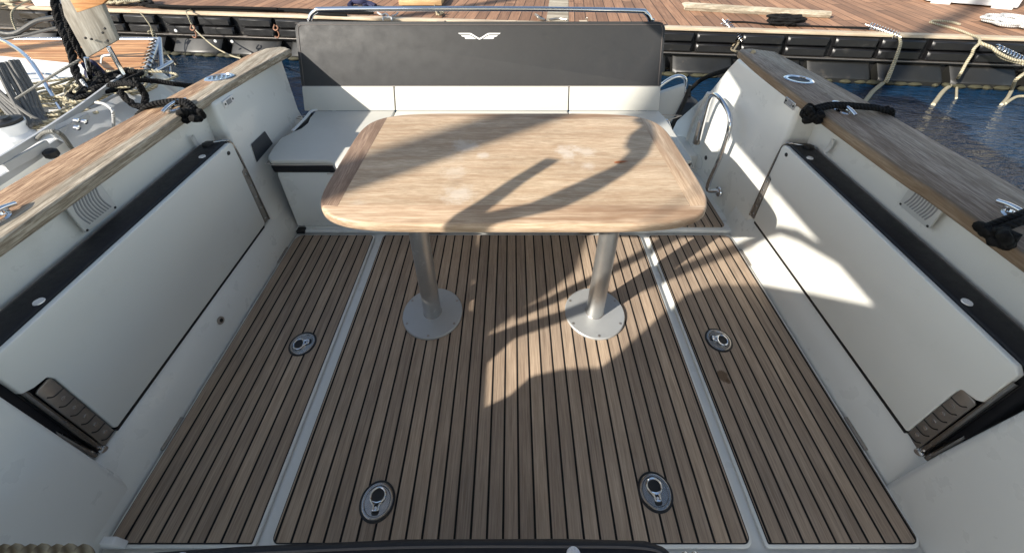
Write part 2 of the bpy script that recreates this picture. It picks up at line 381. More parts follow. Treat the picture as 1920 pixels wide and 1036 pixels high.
CK, CZ = 1.043, -.03
def cs(p): return (p[0]*CK, p[1]*CK, p[2]+CZ)
def side(s):
    L = s < 0
    xb = (lambda z: -1.150-.118*z/.77) if L else (lambda z: 1.165+.035*z/.77)
    xo = -1.36 if L else 1.38
    zt = .745
    nm = 'coaming'
    # toe riser
    xa, xc = (-1.135, -1.178) if L else (1.150, 1.180)
    poly = [(xa, -.05), (xa, .0), (xa+s*.006, .06), (xc-s*.004, .144), (xc+s*.006, .157), (s*1.305, .1575), (s*1.305, -.05)]
    b = prism([(x, .30, z) for x, z in poly], (0, 1.35, 0), .004, 2)
    mk('toe_riser', b, 'gel', boat)
    # recess wall behind the folded seat
    w = 1.303 if L else 1.290
    b = prism([(s*(w-.01), .3, .1), (s*(w+.005), .3, zt), (s*1.36, .3, zt), (s*1.36, .3, .1)], (0, 1.4, 0), 0)
    mk('coaming_wall', b, 'gel', boat)
    # aft column
    if L: poly = [(1.505, -.06), (1.505, .25), (1.575, zt), (2.20, zt), (2.125, .45), (2.16, -.06)]
    else: poly = [(1.515, -.06), (1.515, .25), (1.55, zt), (2.13, zt), (2.19, .66), (2.28, .50), (2.42, .33), (2.60, .12), (2.64, -.06)]
    mk('aft_column', sideblock(poly, xb, xo, .022, 4), 'gel', boat)
    # forward column, cabin side below the capping
    poly = [(-1.5, -.06), (-1.5, zt), (.30, zt), (.465, .66), (.475, .05), (.49, -.06)] if L else [(-1.5, -.06), (-1.5, zt), (.30, zt), (.44, .66), (.47, .25), (.485, -.06)]
    mk('forward_column', sideblock(poly, (lambda z: s*(1.138)), xo, .02, 4), 'gel', boat)
    # topsides
    b = prism([(s*1.40, -1.8, zt-.004), (s*1.435, -1.8, zt-.004), (s*1.43, -1.8, .45), (s*1.36, -1.8, .2), (s*1.28, -1.8, -.62), (s*1.18, -1.8, -.62), (s*1.32, -1.8, .1)], (0, 3.86, 0), .012, 2)
    mk('topside', b, 'gel', boat)
    # capping : main plank and lip
    if L:
        inn = [(-1.225, -1.2), (-1.225, 1.0), (-1.22, 1.55), (-1.185, 1.9), (-1.147, 2.10)]
        out = [(-1.215, 2.128), (-1.275, 2.10), (-1.318, 2.0), (-1.370, 1.55), (-1.418, 1.08), (-1.43, .6), (-1.43, -1.2)]
        mid = [(-1.262, -1.2), (-1.262, 1.0), (-1.256, 1.55), (-1.222, 1.9), (-1.185, 2.118)]
    else:
        inn = [(1.178, -1.2), (1.165, .7), (1.150, 1.0), (1.138, 1.48), (1.138, 1.8), (1.150, 2.075)]
        out = [(1.235, 2.10), (1.335, 2.05), (1.388, 1.53), (1.405, 1.15), (1.425, .85), (1.43, -1.2)]
        mid = [(1.200, -1.2), (1.187, .7), (1.172, 1.0), (1.160, 1.48), (1.160, 1.8), (1.172, 2.085)]
    inn, out, mid = ([(x*CK+dx_, y*CK if y > 0 else y) for x, y in q] for q, dx_ in ((inn, 0 if L else .012), (out, 0), (mid, 0 if L else .012)))
    inn = [tuple(q[:2]) for q in smoothpts([(x, y, 0) for x, y in inn], 5)]
    mid = [tuple(q[:2]) for q in smoothpts([(x, y, 0) for x, y in mid], 5)]
    cap = mk('capping', prism([(x, y, .742) for x, y in [(mx_+(-s)*.009, my_) for mx_, my_ in mid]+out], (0, 0, .030), .0022, 2), 'cap' if L else 'capg', boat)
    lip = mk('capping_lip', prism([(x, y, .732) for x, y in inn+[(mx_+s*.004, my_) for mx_, my_ in mid[::-1]]], (0, 0, .0392), .008, 3), 'cap_edge' if L else 'capg2', cap)
side(-1); side(1)

# unseen sun blockers: cabin side, bars, roof panels (all behind or above the camera)
def yzplate(pts, x, t, mat, name, parent=boat, bevel=.001):
    return mk(name, prism([(x, y, z) for y, z in pts], (t, 0, 0), bevel, 2), mat, parent)
A = [(-.02,.70),(-.055,.805),(-.04,.86),(-.096,.946),(-.19,1.045),(-.19,1.095),(-.168,1.247),(-.16,1.355),(-.214,1.462),(-.358,1.606),(-.528,1.77),(-.789,2.02),(-1.6,2.02),(-1.6,.70)]
yzplate(A, -1.156, .012, 'gel', 'cabin_side_blocker')  # unseen cabin side, aft edge traced from the shadow on the floor
Bar = [(.115,.712),(.16,.809),(.094,.961),(.006,1.168),(-.04,1.301),(-.091,1.446),(-.148,1.587),(-.255,1.801),(-.312,1.875),(-.41,1.931),(-.625,2.015),(-.544,2.021),(-.377,1.965),(-.275,1.892),(-.195,1.77),(-.093,1.60),(-.036,1.44),(.011,1.31),(.138,.975),(.214,.82),(.26,.70)]
yzplate(Bar, -1.153, .007, 'gel', 'bar_blocker')  # unseen bar, outline traced from its shadow band on floor and wall
Arc = [(.211,1.374),(.23,1.385),(.253,1.436),(.297,1.505),(.336,1.592),(.293,1.624),(.251,1.536),(.183,1.45),(.175,1.46),(.13,1.547),(.126,1.653),(.125,1.756),(.167,1.805),(.205,1.797),(.267,1.825),(.292,1.869),(.363,1.853),(.36,1.90),(.268,1.906),(.176,1.892),(.102,1.849),(.062,1.784),(.041,1.699),(.041,1.609),(.109,1.475),(.13,1.40),(.16,1.2),(.2,.95),(.24,.82),(.27,.82),(.24,1.0),(.2,1.25)]
yzplate(Arc, -1.153, .006, 'gel', 'arc_blocker')  # added unseen plate, outline traced from the curved table shadow
mk('shade_roof', prism([(x, y, 1.995) for x, y in [(-1.15,-1.6),(-1.15,.30),(-1.05,.45),(-.93,.52),(-.80,.60),(-.70,.985),(.75,.985),(.75,-1.6)]], (0,0,.06), .02, 3), 'gel', boat)  # unseen roof, edges cut to place the sun patches and let sky in
mk('shade_roof', prism([(x, y, 2.02) for x, y in [(-.92,1.0),(-.92,1.75),(.9,1.75),(.9,1.0)]], (0,0,.05), .02, 3), 'gel', boat)['label'] = 'added unseen panel shading the upper right of the backrest'  # added panel out of view, casts shade on the backrest corner
mk('shade_panel_pole', tube([(-.86,1.72,2.03),(-.70,.90,2.03)], .014, 8, sub=1), 'chrome', boat)  # added pole for the unseen shade panel

# transom, engine well and swim platform behind the bench
b = box(-1.2, 1.2, 2.16, 2.42, -.6, .10, .02)
mk('transom', b, 'gel', boat)
sp_ = mk('swim_platform', box(-1.15, 1.25, 2.43, 3.05, -.14, -.08, .02), 'gel', boat)
b = bmesh.new()
for i in range(6): box(.88, 1.16, 2.80+i*.042, 2.832+i*.042, -.079, -.066, .003, 1, bm=b)
mk('tread_slats', b, 'white', sp_)
# transom gate beside the walk-through
g = mk('transom_gate', prism([(.905, 2.40, -.05), (.86, 2.40, .22), (.94, 2.40, .42), (1.085, 2.40, .475), (1.10, 2.40, .40), (1.02, 2.40, .02), (1.0, 2.40, -.05)], (0, .035, 0), .012, 3), 'gel2', boat)
mk('gate_gap_line', tube([(1.115,2.40,.47),(1.10,2.39,.36),(1.055,2.38,.18),(1.02,2.37,.0)], .012, 8, sub=4), 'rubber', g)  # black tube in place of the shaded gap along the gate
mk('gate_latch', disc((.955, 2.40, .19), (0,-1,0), .017, .02), 'rubber', g)
mk('gate_rail', tube([(.90,2.46,.38),(.97,2.46,.46),(1.04,2.46,.505),(1.10,2.46,.485),(1.11,2.46,.40)], .012, 10), 'chrome', boat)
mk('gate_hinge', prism([(.845,2.10,.385),(.905,2.10,.385),(.99,1.98,.20),(.955,1.98,.20),(.885,2.08,.345),(.845,2.08,.345)], (0,.018,0), .004, 2), 'chrome', boat)

# details on the starboard column
def on_col(z): return 1.165+.035*z/.77
b = bmesh.new()
for i in range(8):
    y = 2.20+.018*i; z0 = .225-i*.004
    tube([(on_col(.3)-.001, y, z0+.02), (on_col(.4)-.001, y+.018, z0+.12)], .0035, 6, sub=1, bm=b)
mk('speaker_ribs', b, 'gel2', boat)
b = tube([(on_col(.1)-.001, 2.13+.05*math.cos(t*.5236), .075+.042*math.sin(t*.5236)) for t in range(12)], .003, 6, closed=True, sub=2)
mk('filler_ring', b, 'gel2', boat)
mk('drain_hole', disc((on_col(.17)-.001, 2.07, .145), (-1,0,0), .014, .005), 'rubber', boat)
# edge moulding catching light
mk('column_moulding', tube([(1.190,2.285,.47),(1.186,2.33,.36),(1.180,2.36,.22),(1.174,2.35,.08)], .012, 10, flat=1.6), 'gel', boat)

h = tube([(1.125, 2.128, 0.237), (1.112, 2.116, 0.412), (1.100, 2.087, 0.535), (1.100, 2.013, 0.572), (1.105, 1.873, 0.543), (1.105, 1.827, 0.476), (1.110, 1.830, 0.322), (1.120, 1.864, 0.075), (1.16,1.815,.09)], .0125, 14)
hr = mk('grab_handle', h, 'chrome', boat)
mk('handle_clamp', tube([(1.118, 2.140, 0.354), (1.130, 2.157, 0.197)], .021, 12, sub=1), 'bracket', hr)
mk('handle_base', disc((1.160,1.815,.085), (-1,0,0), .03, .008), 'chrome', hr)

# flush sockets on both columns, label plate
def socket(c, s, mat):
    b = prism([(c[0]+s*.004, y, z) for y, z in rrect(c[1]-.038, c[1]+.038, c[2]-.016, c[2]+.016, .004, 3)], (-s*.008, 0, 0), .001, 1)
    o = mk('flush_socket', b, mat, boat)
    b = box(c[0]-s*.0045-.001, c[0]-s*.0045+.001, c[1]-.016, c[1]+.016, c[2]-.010, c[2]+.010)
    mk('socket_recess', b, 'slot', o)
    b = disc((c[0]-s*.0045, c[1]-.028, c[2]), (-s,0,0), .005, .001, 10); disc((c[0]-s*.0045, c[1]+.028, c[2]), (-s,0,0), .005, .001, 10, bm=b)
    mk('socket_screw', b, 'rubber', o)
socket((-1.2570, 1.661, 0.711), -1, 'snap'); socket((1.1961, 1.606, 0.728), 1, 'chrome')
b = prism([(-1.2236,1.645,0.500),(-1.2235,1.770,0.499),(-1.2120,1.776,0.424),(-1.2112,1.614,0.419)], (.003,0,0), .0008, 1)
o = mk('information_plate', b, 'labelm', boat)

# vents in the recess walls
def vent(s, yc, zc, x):
    hw, hh = .060, .058
    b = prism([(x, y, z) for y, z in rrect(yc-hw, yc+hw, zc-hh, zc+hh, .010, 4)], (-s*.007, 0, 0), .002, 2)
    o = mk('vent', b, 'vent', boat)
    b = bmesh.new(); b2 = bmesh.new()
    for i in range(9):
        y = yc-.043+i*.0098; xx = x-s*.0068
        tube([(xx, y+.008, zc-.040), (xx, y, zc-.014), (xx, y-.002, zc+.014), (xx, y+.004, zc+.040)], .0028, 6, sub=2, bm=b, flat=1)
    mk('vent_slots', b, 'slot', o)
    for dy in (-1, 1):
        for dz in (-1, 1): disc((x-s*.007, yc+dy*(hw-.007), zc+dz*(hh-.007)), (-s,0,0), .0042, .001, 8, bm=b2)
    mk('vent_screws', b2, 'snapblk', o)
vl, vr = (-1.289, 0.966, 0.692), (1.277, 0.984, 0.692)
vent(-1, vl[1], vl[2], -1.2925); vent(1, vr[1], vr[2], 1.2795)

# drains in the risers
for (x, y, z, s) in ((-1.150, .988, .088, -1), (1.163, 1.018, .062, 1)):
    o = mk('drain_fitting', disc((x, y, z), (-s,0,.3), .016, .004), 'bracket', boat)
    mk('drain_hole', disc((x-s*.004, y, z+.001), (-s,0,.3), .008, .001, 10), 'rubber', o)

# rail behind the bench
rl = mk('stern_rail', tube([(-1.135,2.36,.05),(-1.135,2.36,.80),(-1.128,2.36,.885),(-1.085,2.36,.925),(-1.02,2.36,.934),(-.5,2.36,.937),(.2,2.36,.935),(.68,2.36,.926),(.74,2.36,.915),(.775,2.36,.875),(.79,2.36,.80),(.79,2.36,.05)], .0135, 12, sub=5), 'chrome', boat)

# rod holders in the cappings
def holder(c, s, dark):
    b = lathe([(.046,0),(.047,.003),(.043,.0065),(.037,.006),(.034,.001)], c, 32, sx=.90 if s < 0 else 1.0, sy=1.30, cap=False)
    xf = Matrix.Translation(Vector(c)) @ Matrix.Rotation(R(-62 if s < 0 else 62)*1, 4, 'Z') @ Matrix.Translation(-Vector(c))
    xform(b, xf); o = mk('rod_holder', b, 'chrome', boat)
    q = lathe([(.0355,-.0),(.034,-.0005)], (c[0], c[1], c[2]+.0015), 32, sx=.90 if s < 0 else 1.0, sy=1.30); xform(q, xf)
    if dark: mk('holder_bore', q, 'rubber', o)
    else:
        mk('holder_bore', q, 'chromed', o); bb = bmesh.new()
        for k in (-1.4, -.5, .5, 1.4): box(c[0]-.024, c[0]+.024, c[1]+k*.020-.004, c[1]+k*.020+.004, c[2]+.002, c[2]+.005, .001, 1, bm=bb)
        xform(bb, xf); mk('holder_bars', bb, 'chrome', o)
holder(cs((-1.286, 1.707, .802)), -1, False); holder(cs((1.246, 1.683, .802)), 1, True)
b = disc(cs((1.278,1.545,.802)), (0,0,1), .007, .001, 10); mk('cap_plug', b, 'capg2', boat)

# cleats
def cleat(c, ang):
    L_ = .058
    b = lathe([(.5,-.001),(.5,.003),(.42,.007),(.36,.007),(.33,.002)], (0,0,0), 28, sx=2*L_*.62, sy=.055, cap=False)
    T = Matrix.Translation(Vector(c)) @ Matrix.Rotation(ang, 4, 'Z')
    xform(b, T); o = mk('cleat', b, 'chrome', boat)
    q = tube([(-L_,0,.012),(-L_*.5,0,.020),(0,0,.022),(L_*.5,0,.020),(L_,0,.012)], .007, 10); xform(q, T)
    mk('cleat_horn', q, 'chrome', o)
    q = bmesh.new()
    for k in (-.55, .55): disc((k*L_, 0, .001), (0,0,1), .008, .016, 12, bm=q)
    xform(q, T); mk('cleat_post', q, 'chrome', o)
cleat(cs((-1.278, 1.41, .802)), R(84)); cleat(cs((1.240, 1.385, .802)), R(95)); cleat(cs((-1.305,.775,.802)), R(88)); cleat(cs((1.285, .785, .802)), R(92))

# ---------------------------------------------------------------- hatches
def hatch(x0, x1, rads, label, latches, mat):
    t = thing('deck_hatch', ((x0+x1)/2, .95, 0), label, 'hatch', 'teak laid hatches in the cockpit floor')
    y0, y1 = .333, 1.566
    mk('tray', prism([(x, y, -.0155) for x, y in rrect(x0, x1, y0, y1, rads)], (0,0,.0135), .004, 2), 'gel', t)
    d = .008
    mk('caulk_border', prism([(x, y, -.0019) for x, y in rrect(x0+d, x1-d, y0+d, y1-d, [max(.004, r-d) for r in rads])], (0,0,.0019)), 'rubber', t)
    d = .011
    bo = mk('teak_planking', prism([(x, y, .0003) for x, y in rrect(x0+d, x1-d, y0+d, y1-d, [max(.003, r-d) for r in rads])], (0,0,.0020), .0006, 1), mat, t)
    for (x, y, a) in latches:
        T = Matrix.Translation((x, y, .0026)) @ Matrix.Rotation(a, 4, 'Z')
        g_ = mk('latch', xform(lathe([(.052,-.001),(.052,.0016),(.046,.0024),(.046,.0006)], seg=36, cap=False), T), 'rubber', t)
        mk('latch_dish', xform(lathe([(.0455,-.001),(.0455,.0036),(.0430,.0050),(.0385,.0046),(.0365,.0022),(.001,.0020)], seg=40, cap=False), T), 'chromed', g_)
        # keyhole shaped pull
        ring = [(.0215*math.cos(R(q)), .0125+.0195*math.sin(R(q))) for q in range(-52, 233, 15)]
        outl = ring+[(-.0095,-.010),(-.0095,-.027),(-.006,-.031),(.006,-.031),(.0095,-.027),(.0095,-.010)]
        mk('latch_well', xform(prism([(px_*1.12, py_*1.08, .0030) for px_, py_ in outl], (0,0,.0006)), T), 'rubber', g_)
        hb = tube([(px_, py_, .0052) for px_, py_ in ring]+[(-.008,-.012,.0052),(-.0075,-.022,.0052),(0,-.0235,.0052),(.0075,-.022,.0052),(.008,-.012,.0052)], .0033, 8, closed=True, sub=2)
        hb = tube([(-.013,-.003,.005),(0,-.006,.005),(.013,-.003,.005)], .004, 8, bm=hb)
        mk('latch_pull', xform(hb, T), 'chrome', g_)
        mk('latch_pin', xform(disc((0,-.017,.0045), (0,0,1), .004, .003, 10), T), 'snap', g_)
    return t
hatch(-1.128, -.712, (.03,.05,.01,.01), 'narrow teak planked hatch on the left with one round latch', [(-.831,.941,R(110))], 'teakside')
hatch(-.677, .672, (.028,.028,.028,.028), 'wide teak planked hatch in the middle carrying the table legs', [(-.398,.436,R(2)), (.430,.459,R(4))], 'teak')
hatch(.702, 1.140, (.05,.03,.01,.03), 'narrow teak planked hatch on the right with a brown wet spot', [(.827,.957,R(-105))], 'teakwet')
for (x, y) in ((-1.131, 1.42), (-1.131, .62), (1.143, 1.40), (1.143, .62)):
    mk('floor_hinge', box(x-.006, x+.006, y-.05, y+.05, -.004, .004, .002), 'bracket', boat)
for x in (-.42, .40): mk('floor_hinge', box(x-.045, x+.045, 1.569, 1.579, -.003, .012, .002), 'bracket', boat)
mk('scupper', box(-1.125, -1.085, 1.567, 1.598, .0, .018), 'rubber', boat)

# ---------------------------------------------------------------- table
tb = thing('cockpit_table', (0, 1.2, 0), 'weathered teak dining table on two aluminium pedestals', 'table')
def sup(n=120):
    P = []
    for i in range(n):
        t = 2*math.pi*i/n; e = 2/5.6
        c, s_ = math.cos(t), math.sin(t)
        P.append((.006+.612*math.copysign(abs(c)**e, c), 1.222+.350*math.copysign(abs(s_)**e, s_)))
    return P
OUT = sup()
def clip(P, side_, k, val):
    out = []
    for i in range(len(P)):
        a, c = P[i], P[(i+1) % len(P)]; fa = (a[k]-val)*side_; fc = (c[k]-val)*side_
        if fa >= 0: out.append(a)
        if (fa >= 0) != (fc >= 0):
            t = fa/(fa-fc); out.append((a[0]+(c[0]-a[0])*t, a[1]+(c[1]-a[1])*t))
    return out
def slabtop(P, z0, z1, mat, name, seam=0.):
    """board with rounded outer edge only where the outline is the table's"""
    b = bmesh.new(); n = len(P)
    prof = [(-.004, z0), (.0, z0+.006), (.0, z1-.010), (-.002, z1-.004), (-.006, z1-.0008), (-.010, z1)]
    cx, cy = .006, 1.222; rings = []
    on = [abs(((p[0]-.006)/.612)**2)**2.8+abs(((p[1]-1.222)/.350)**2)**2.8 > .985 for p in P]
    for off, z in prof:
        r = []
        for p, o_ in zip(P, on):
            d = Vector((p[0]-cx, (p[1]-cy)*1.7)); d.normalize()
            q = (p[0]+d.x*off, p[1]+d.y*off) if o_ else p
            r.append(b.verts.new((q[0], q[1], z)))
        rings.append(r)
    for A_, B_ in zip(rings, rings[1:]):
        for i in range(n): b.faces.new((A_[i], A_[(i+1) % n], B_[(i+1) % n], B_[i]))
    b.faces.new(rings[0][::-1]); b.faces.new(rings[-1])
    return mk(name, b, mat, tb)
core = clip(clip(clip(clip(OUT, 1, 0, -.528), -1, 0, .540), 1, 1, .955), -1, 1, 1.517)
slabtop(core, .667, .700, 'table', 'tabletop')
slabtop(clip(clip(OUT, -1, 0, -.5288), 1, 1, .9550), .667, .7002, 'tableend', 'border_board')['label'] = 'dark brown end board'
slabtop(clip(clip(OUT, 1, 0, .5408), 1, 1, .9550), .667, .7002, 'tableside', 'border_board')
fr = clip(OUT, -1, 1, .9543)
slabtop(fr, .667, .7001, 'tablefront', 'border_board')
f3 = clip(clip(clip(OUT, 1, 1, 1.5178), 1, 0, -.528), -1, 0, .540)
slabtop(f3, .667, .7001, 'tablefront', 'border_board')
mk('top_frame', box(-.40, .41, 1.04, 1.14, .640, .6665, .006), 'plate', tb)
for x in (-.336, .350):
    lg = mk('pedestal', lathe([(.0365,.010),(.0355,.35),(.0335,.641)], (x, 1.081, 0), 40), 'alu', tb)
    mk('pedestal_collar', lathe([(.0385,.010),(.0385,.0165),(.037,.018)], (x, 1.081, 0), 40), 'bracket', lg)
    bp = mk('base_plate', lathe([(.001,.0024),(.1225,.0024),(.1250,.004),(.1250,.0115),(.1225,.0145),(.04,.0165),(.001,.0165)], (x, 1.081, 0), 64, cap=False), 'plate', tb)
    b = bmesh.new()
    for k in range(6):
        a = R(30+60*k); disc((x+.112*math.cos(a), 1.081+.112*math.sin(a), .0145), (0,0,1), .0058, .0012, 10, bm=b)
    mk('plate_screws', b, 'bracket', bp)
# fallen leaf
lf = []
for i in range(9): t = i/8; lf.append((-.030+.06*t, .0052*math.sin(math.pi*t)))
for i in range(7, 0, -1): t = i/8; lf.append((-.030+.06*t, -.0052*math.sin(math.pi*t)))
lx, ly, lz = (0.376, 1.193, 0.701)
b = prism([(lx+x*1.0, ly+y, .7012+.003*math.sin(x*60)) for x, y in lf], (0,0,.0012))
tag(mk('dry_leaf', b, 'leaf', loc=(lx,ly,.70)), 'small dry brown leaf lying on the table', 'leaf')

# ---------------------------------------------------------------- bench
bn = thing('stern_bench', (-.15, 1.9, 0), 'cream and black upholstered bench seat across the stern behind the table', 'bench')
b = prism([(x, 1.60, z) for x, z in rrect(-1.128, .80, .022, .372, (.02,.02,.012,.06), 6)], (0, .48, 0), .006, 2)
bb = mk('base_locker', b, 'gel', bn)
mk('locker_lip', box(-1.09, .80, 1.598, 1.612, .009, .020, .003), 'gel', bb)
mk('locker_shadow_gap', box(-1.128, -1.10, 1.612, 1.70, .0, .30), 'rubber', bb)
# seat cushion
SO = [(-1.158,1.625),(-1.172,1.70),(-1.176,1.80),(-1.150,1.842),(-1.143,1.86),(-1.115,1.90),(-1.105,1.96),(-1.118,2.02),(-1.118,2.105),(.835,2.105),(.848,2.02),(.846,1.60),(.815,1.585),(.62,1.585),(.575,1.53),(.52,1.515),(-.735,1.515),(-.795,1.530),(-.835,1.583),(-.87,1.592),(-1.13,1.592)]
mk('cushion_side', prism([(x, y, .372) for x, y in SO], (0,0,.046), .006, 2), 'blackvinyl', bn)
def shrink(P, d):
    cx, cy = -.15, 1.85; return [(x-math.copysign(d, x-cx), y-math.copysign(d, y-cy)) for x, y in P]
def padded(P, z0, z1, mat, name, parent, crown=.006, bevel=.010):
    b = prism([(x, y, z0) for x, y in P], (0, 0, z1-z0), bevel, 4)
    return mk(name, b, mat, parent)
lft = clip(SO, -1, 0, -.664); mid_ = clip(clip(SO, 1, 0, -.660), -1, 0, .318); rgt = clip(SO, 1, 0, .322)
for q in (lft, mid_, rgt): padded(q, .4182, .444, 'cream', 'seat_cushion', bn)
b = tube([(x, y, .4190) for x, y in SO], .0032, 6, closed=True, sub=2)
mk('piping', b, 'creamline', bn)
mk('seat_hinge', prism([(-1.150,1.86,.40),(-1.150,2.10,.40),(-1.122,2.10,.40),(-1.122,2.03,.40),(-1.112,1.97,.40),(-1.12,1.90,.40)], (0,0,.030), .003, 2), 'blackvinyl', bn)
mk('hinge_arm', tube([(-1.152,1.88,.437),(-1.140,2.02,.442),(-1.135,2.09,.447),(-1.105,2.105,.450)], .009, 8, flat=.6), 'white', bn)

# backrest in its own tilted frame: u = x, v up the slope, w outwards
V0 = Vector((0, 2.10, .44)); VD = Vector((0, .18, .45)).normalized(); WD = Vector((0, -.45, .18)).normalized()
TB = Matrix(((1,0,0,0),(0,VD.y,WD.y,0),(0,VD.z,WD.z,0),(0,0,0,1))); TB = Matrix.Translation(V0) @ TB
bk = thing('bench_backrest', (-.17, 2.10, .44), 'tilted backrest of the stern bench, charcoal above cream, with a white wing emblem', 'backrest')
def bslab(P, w0, w1, bevel, mat, name, par, seg=4):
    b = prism([(u, v, w0) for u, v in P], (0, 0, w1-w0), bevel, seg); xform(b, TB)
    return mk(name, b, mat, par)
bslab(rrect(-1.186, .838, .004, .487, (.045,.045,.012,.012), 8), -.085, -.021, .008, 'blackvinyl', 'back_shell', bk)
up = bslab(rrect(-1.182, .836, .141, .485, (.045,.045,.004,.004), 8), -.020, .0, .014, 'greyvinyl', 'upper_pad', bk)
o = up
for w_, dv in ((-.0015, 0), ):
    pts = [(-1.165,.146),(-1.166,.3),(-1.165,.44),(-1.150,.462),(-1.12,.468),(-.6,.468),(0,.468),(.78,.468),(.808,.462),(.820,.44),(.821,.3),(.820,.146)]
    b = tube([(u, v, .0005) for u, v in pts], .0022, 6, sub=4); xform(b, TB); mk('piping', b, 'darkpipe', up)
b = tube([(-1.18,.476,-.0035),(-.9,.4775,-.0035),(.5,.4775,-.0035),(.82,.476,-.0035)], .0018, 6, sub=4); xform(b, TB); mk('seam', b, 'darkpipe', up)
for (u0, u1) in ((-1.178, -.664), (-.658, .318), (.324, .833)):
    bslab(rrect(u0, u1, .004, .1385, .006, 3), -.020, .004, .011, 'cream', 'lower_pad', bk)
b = tube([(-1.176,.140,-.001),(.832,.140,-.001)], .0022, 6, sub=1); xform(b, TB); mk('piping', b, 'creamline', bk)
# emblem
K = .000180; EU, EV = -.178, .425
def em(P, mirror):
    out = []
    for x, y in P:
        q = (x-945)*K*(-1 if mirror else 1); out.append((EU+q, EV-(y-235)*K*.98))
    return out
P1 = [(300,235),(640,235),(680,240),(720,258),(900,368),(930,382),(945,385),(945,430),(915,424),(890,410),(700,292),(640,275),(365,275),(330,262)]
P2 = [(385,305),(640,305),(690,318),(845,413),(770,390),(690,352),(640,345),(440,345),(410,330)]
P3 = [(490,366),(735,366),(800,392),(848,413),(535,411),(510,395)]
eb = bmesh.new()
for mir in (False, True):
    for P in (P1, P2, P3):
        b = prism([(u, v, .0003) for u, v in em(P, mir)], (0,0,.0012)); xform(b, TB); join(eb, b)
mk('wing_emblem', eb, 'white', up, smooth=False)

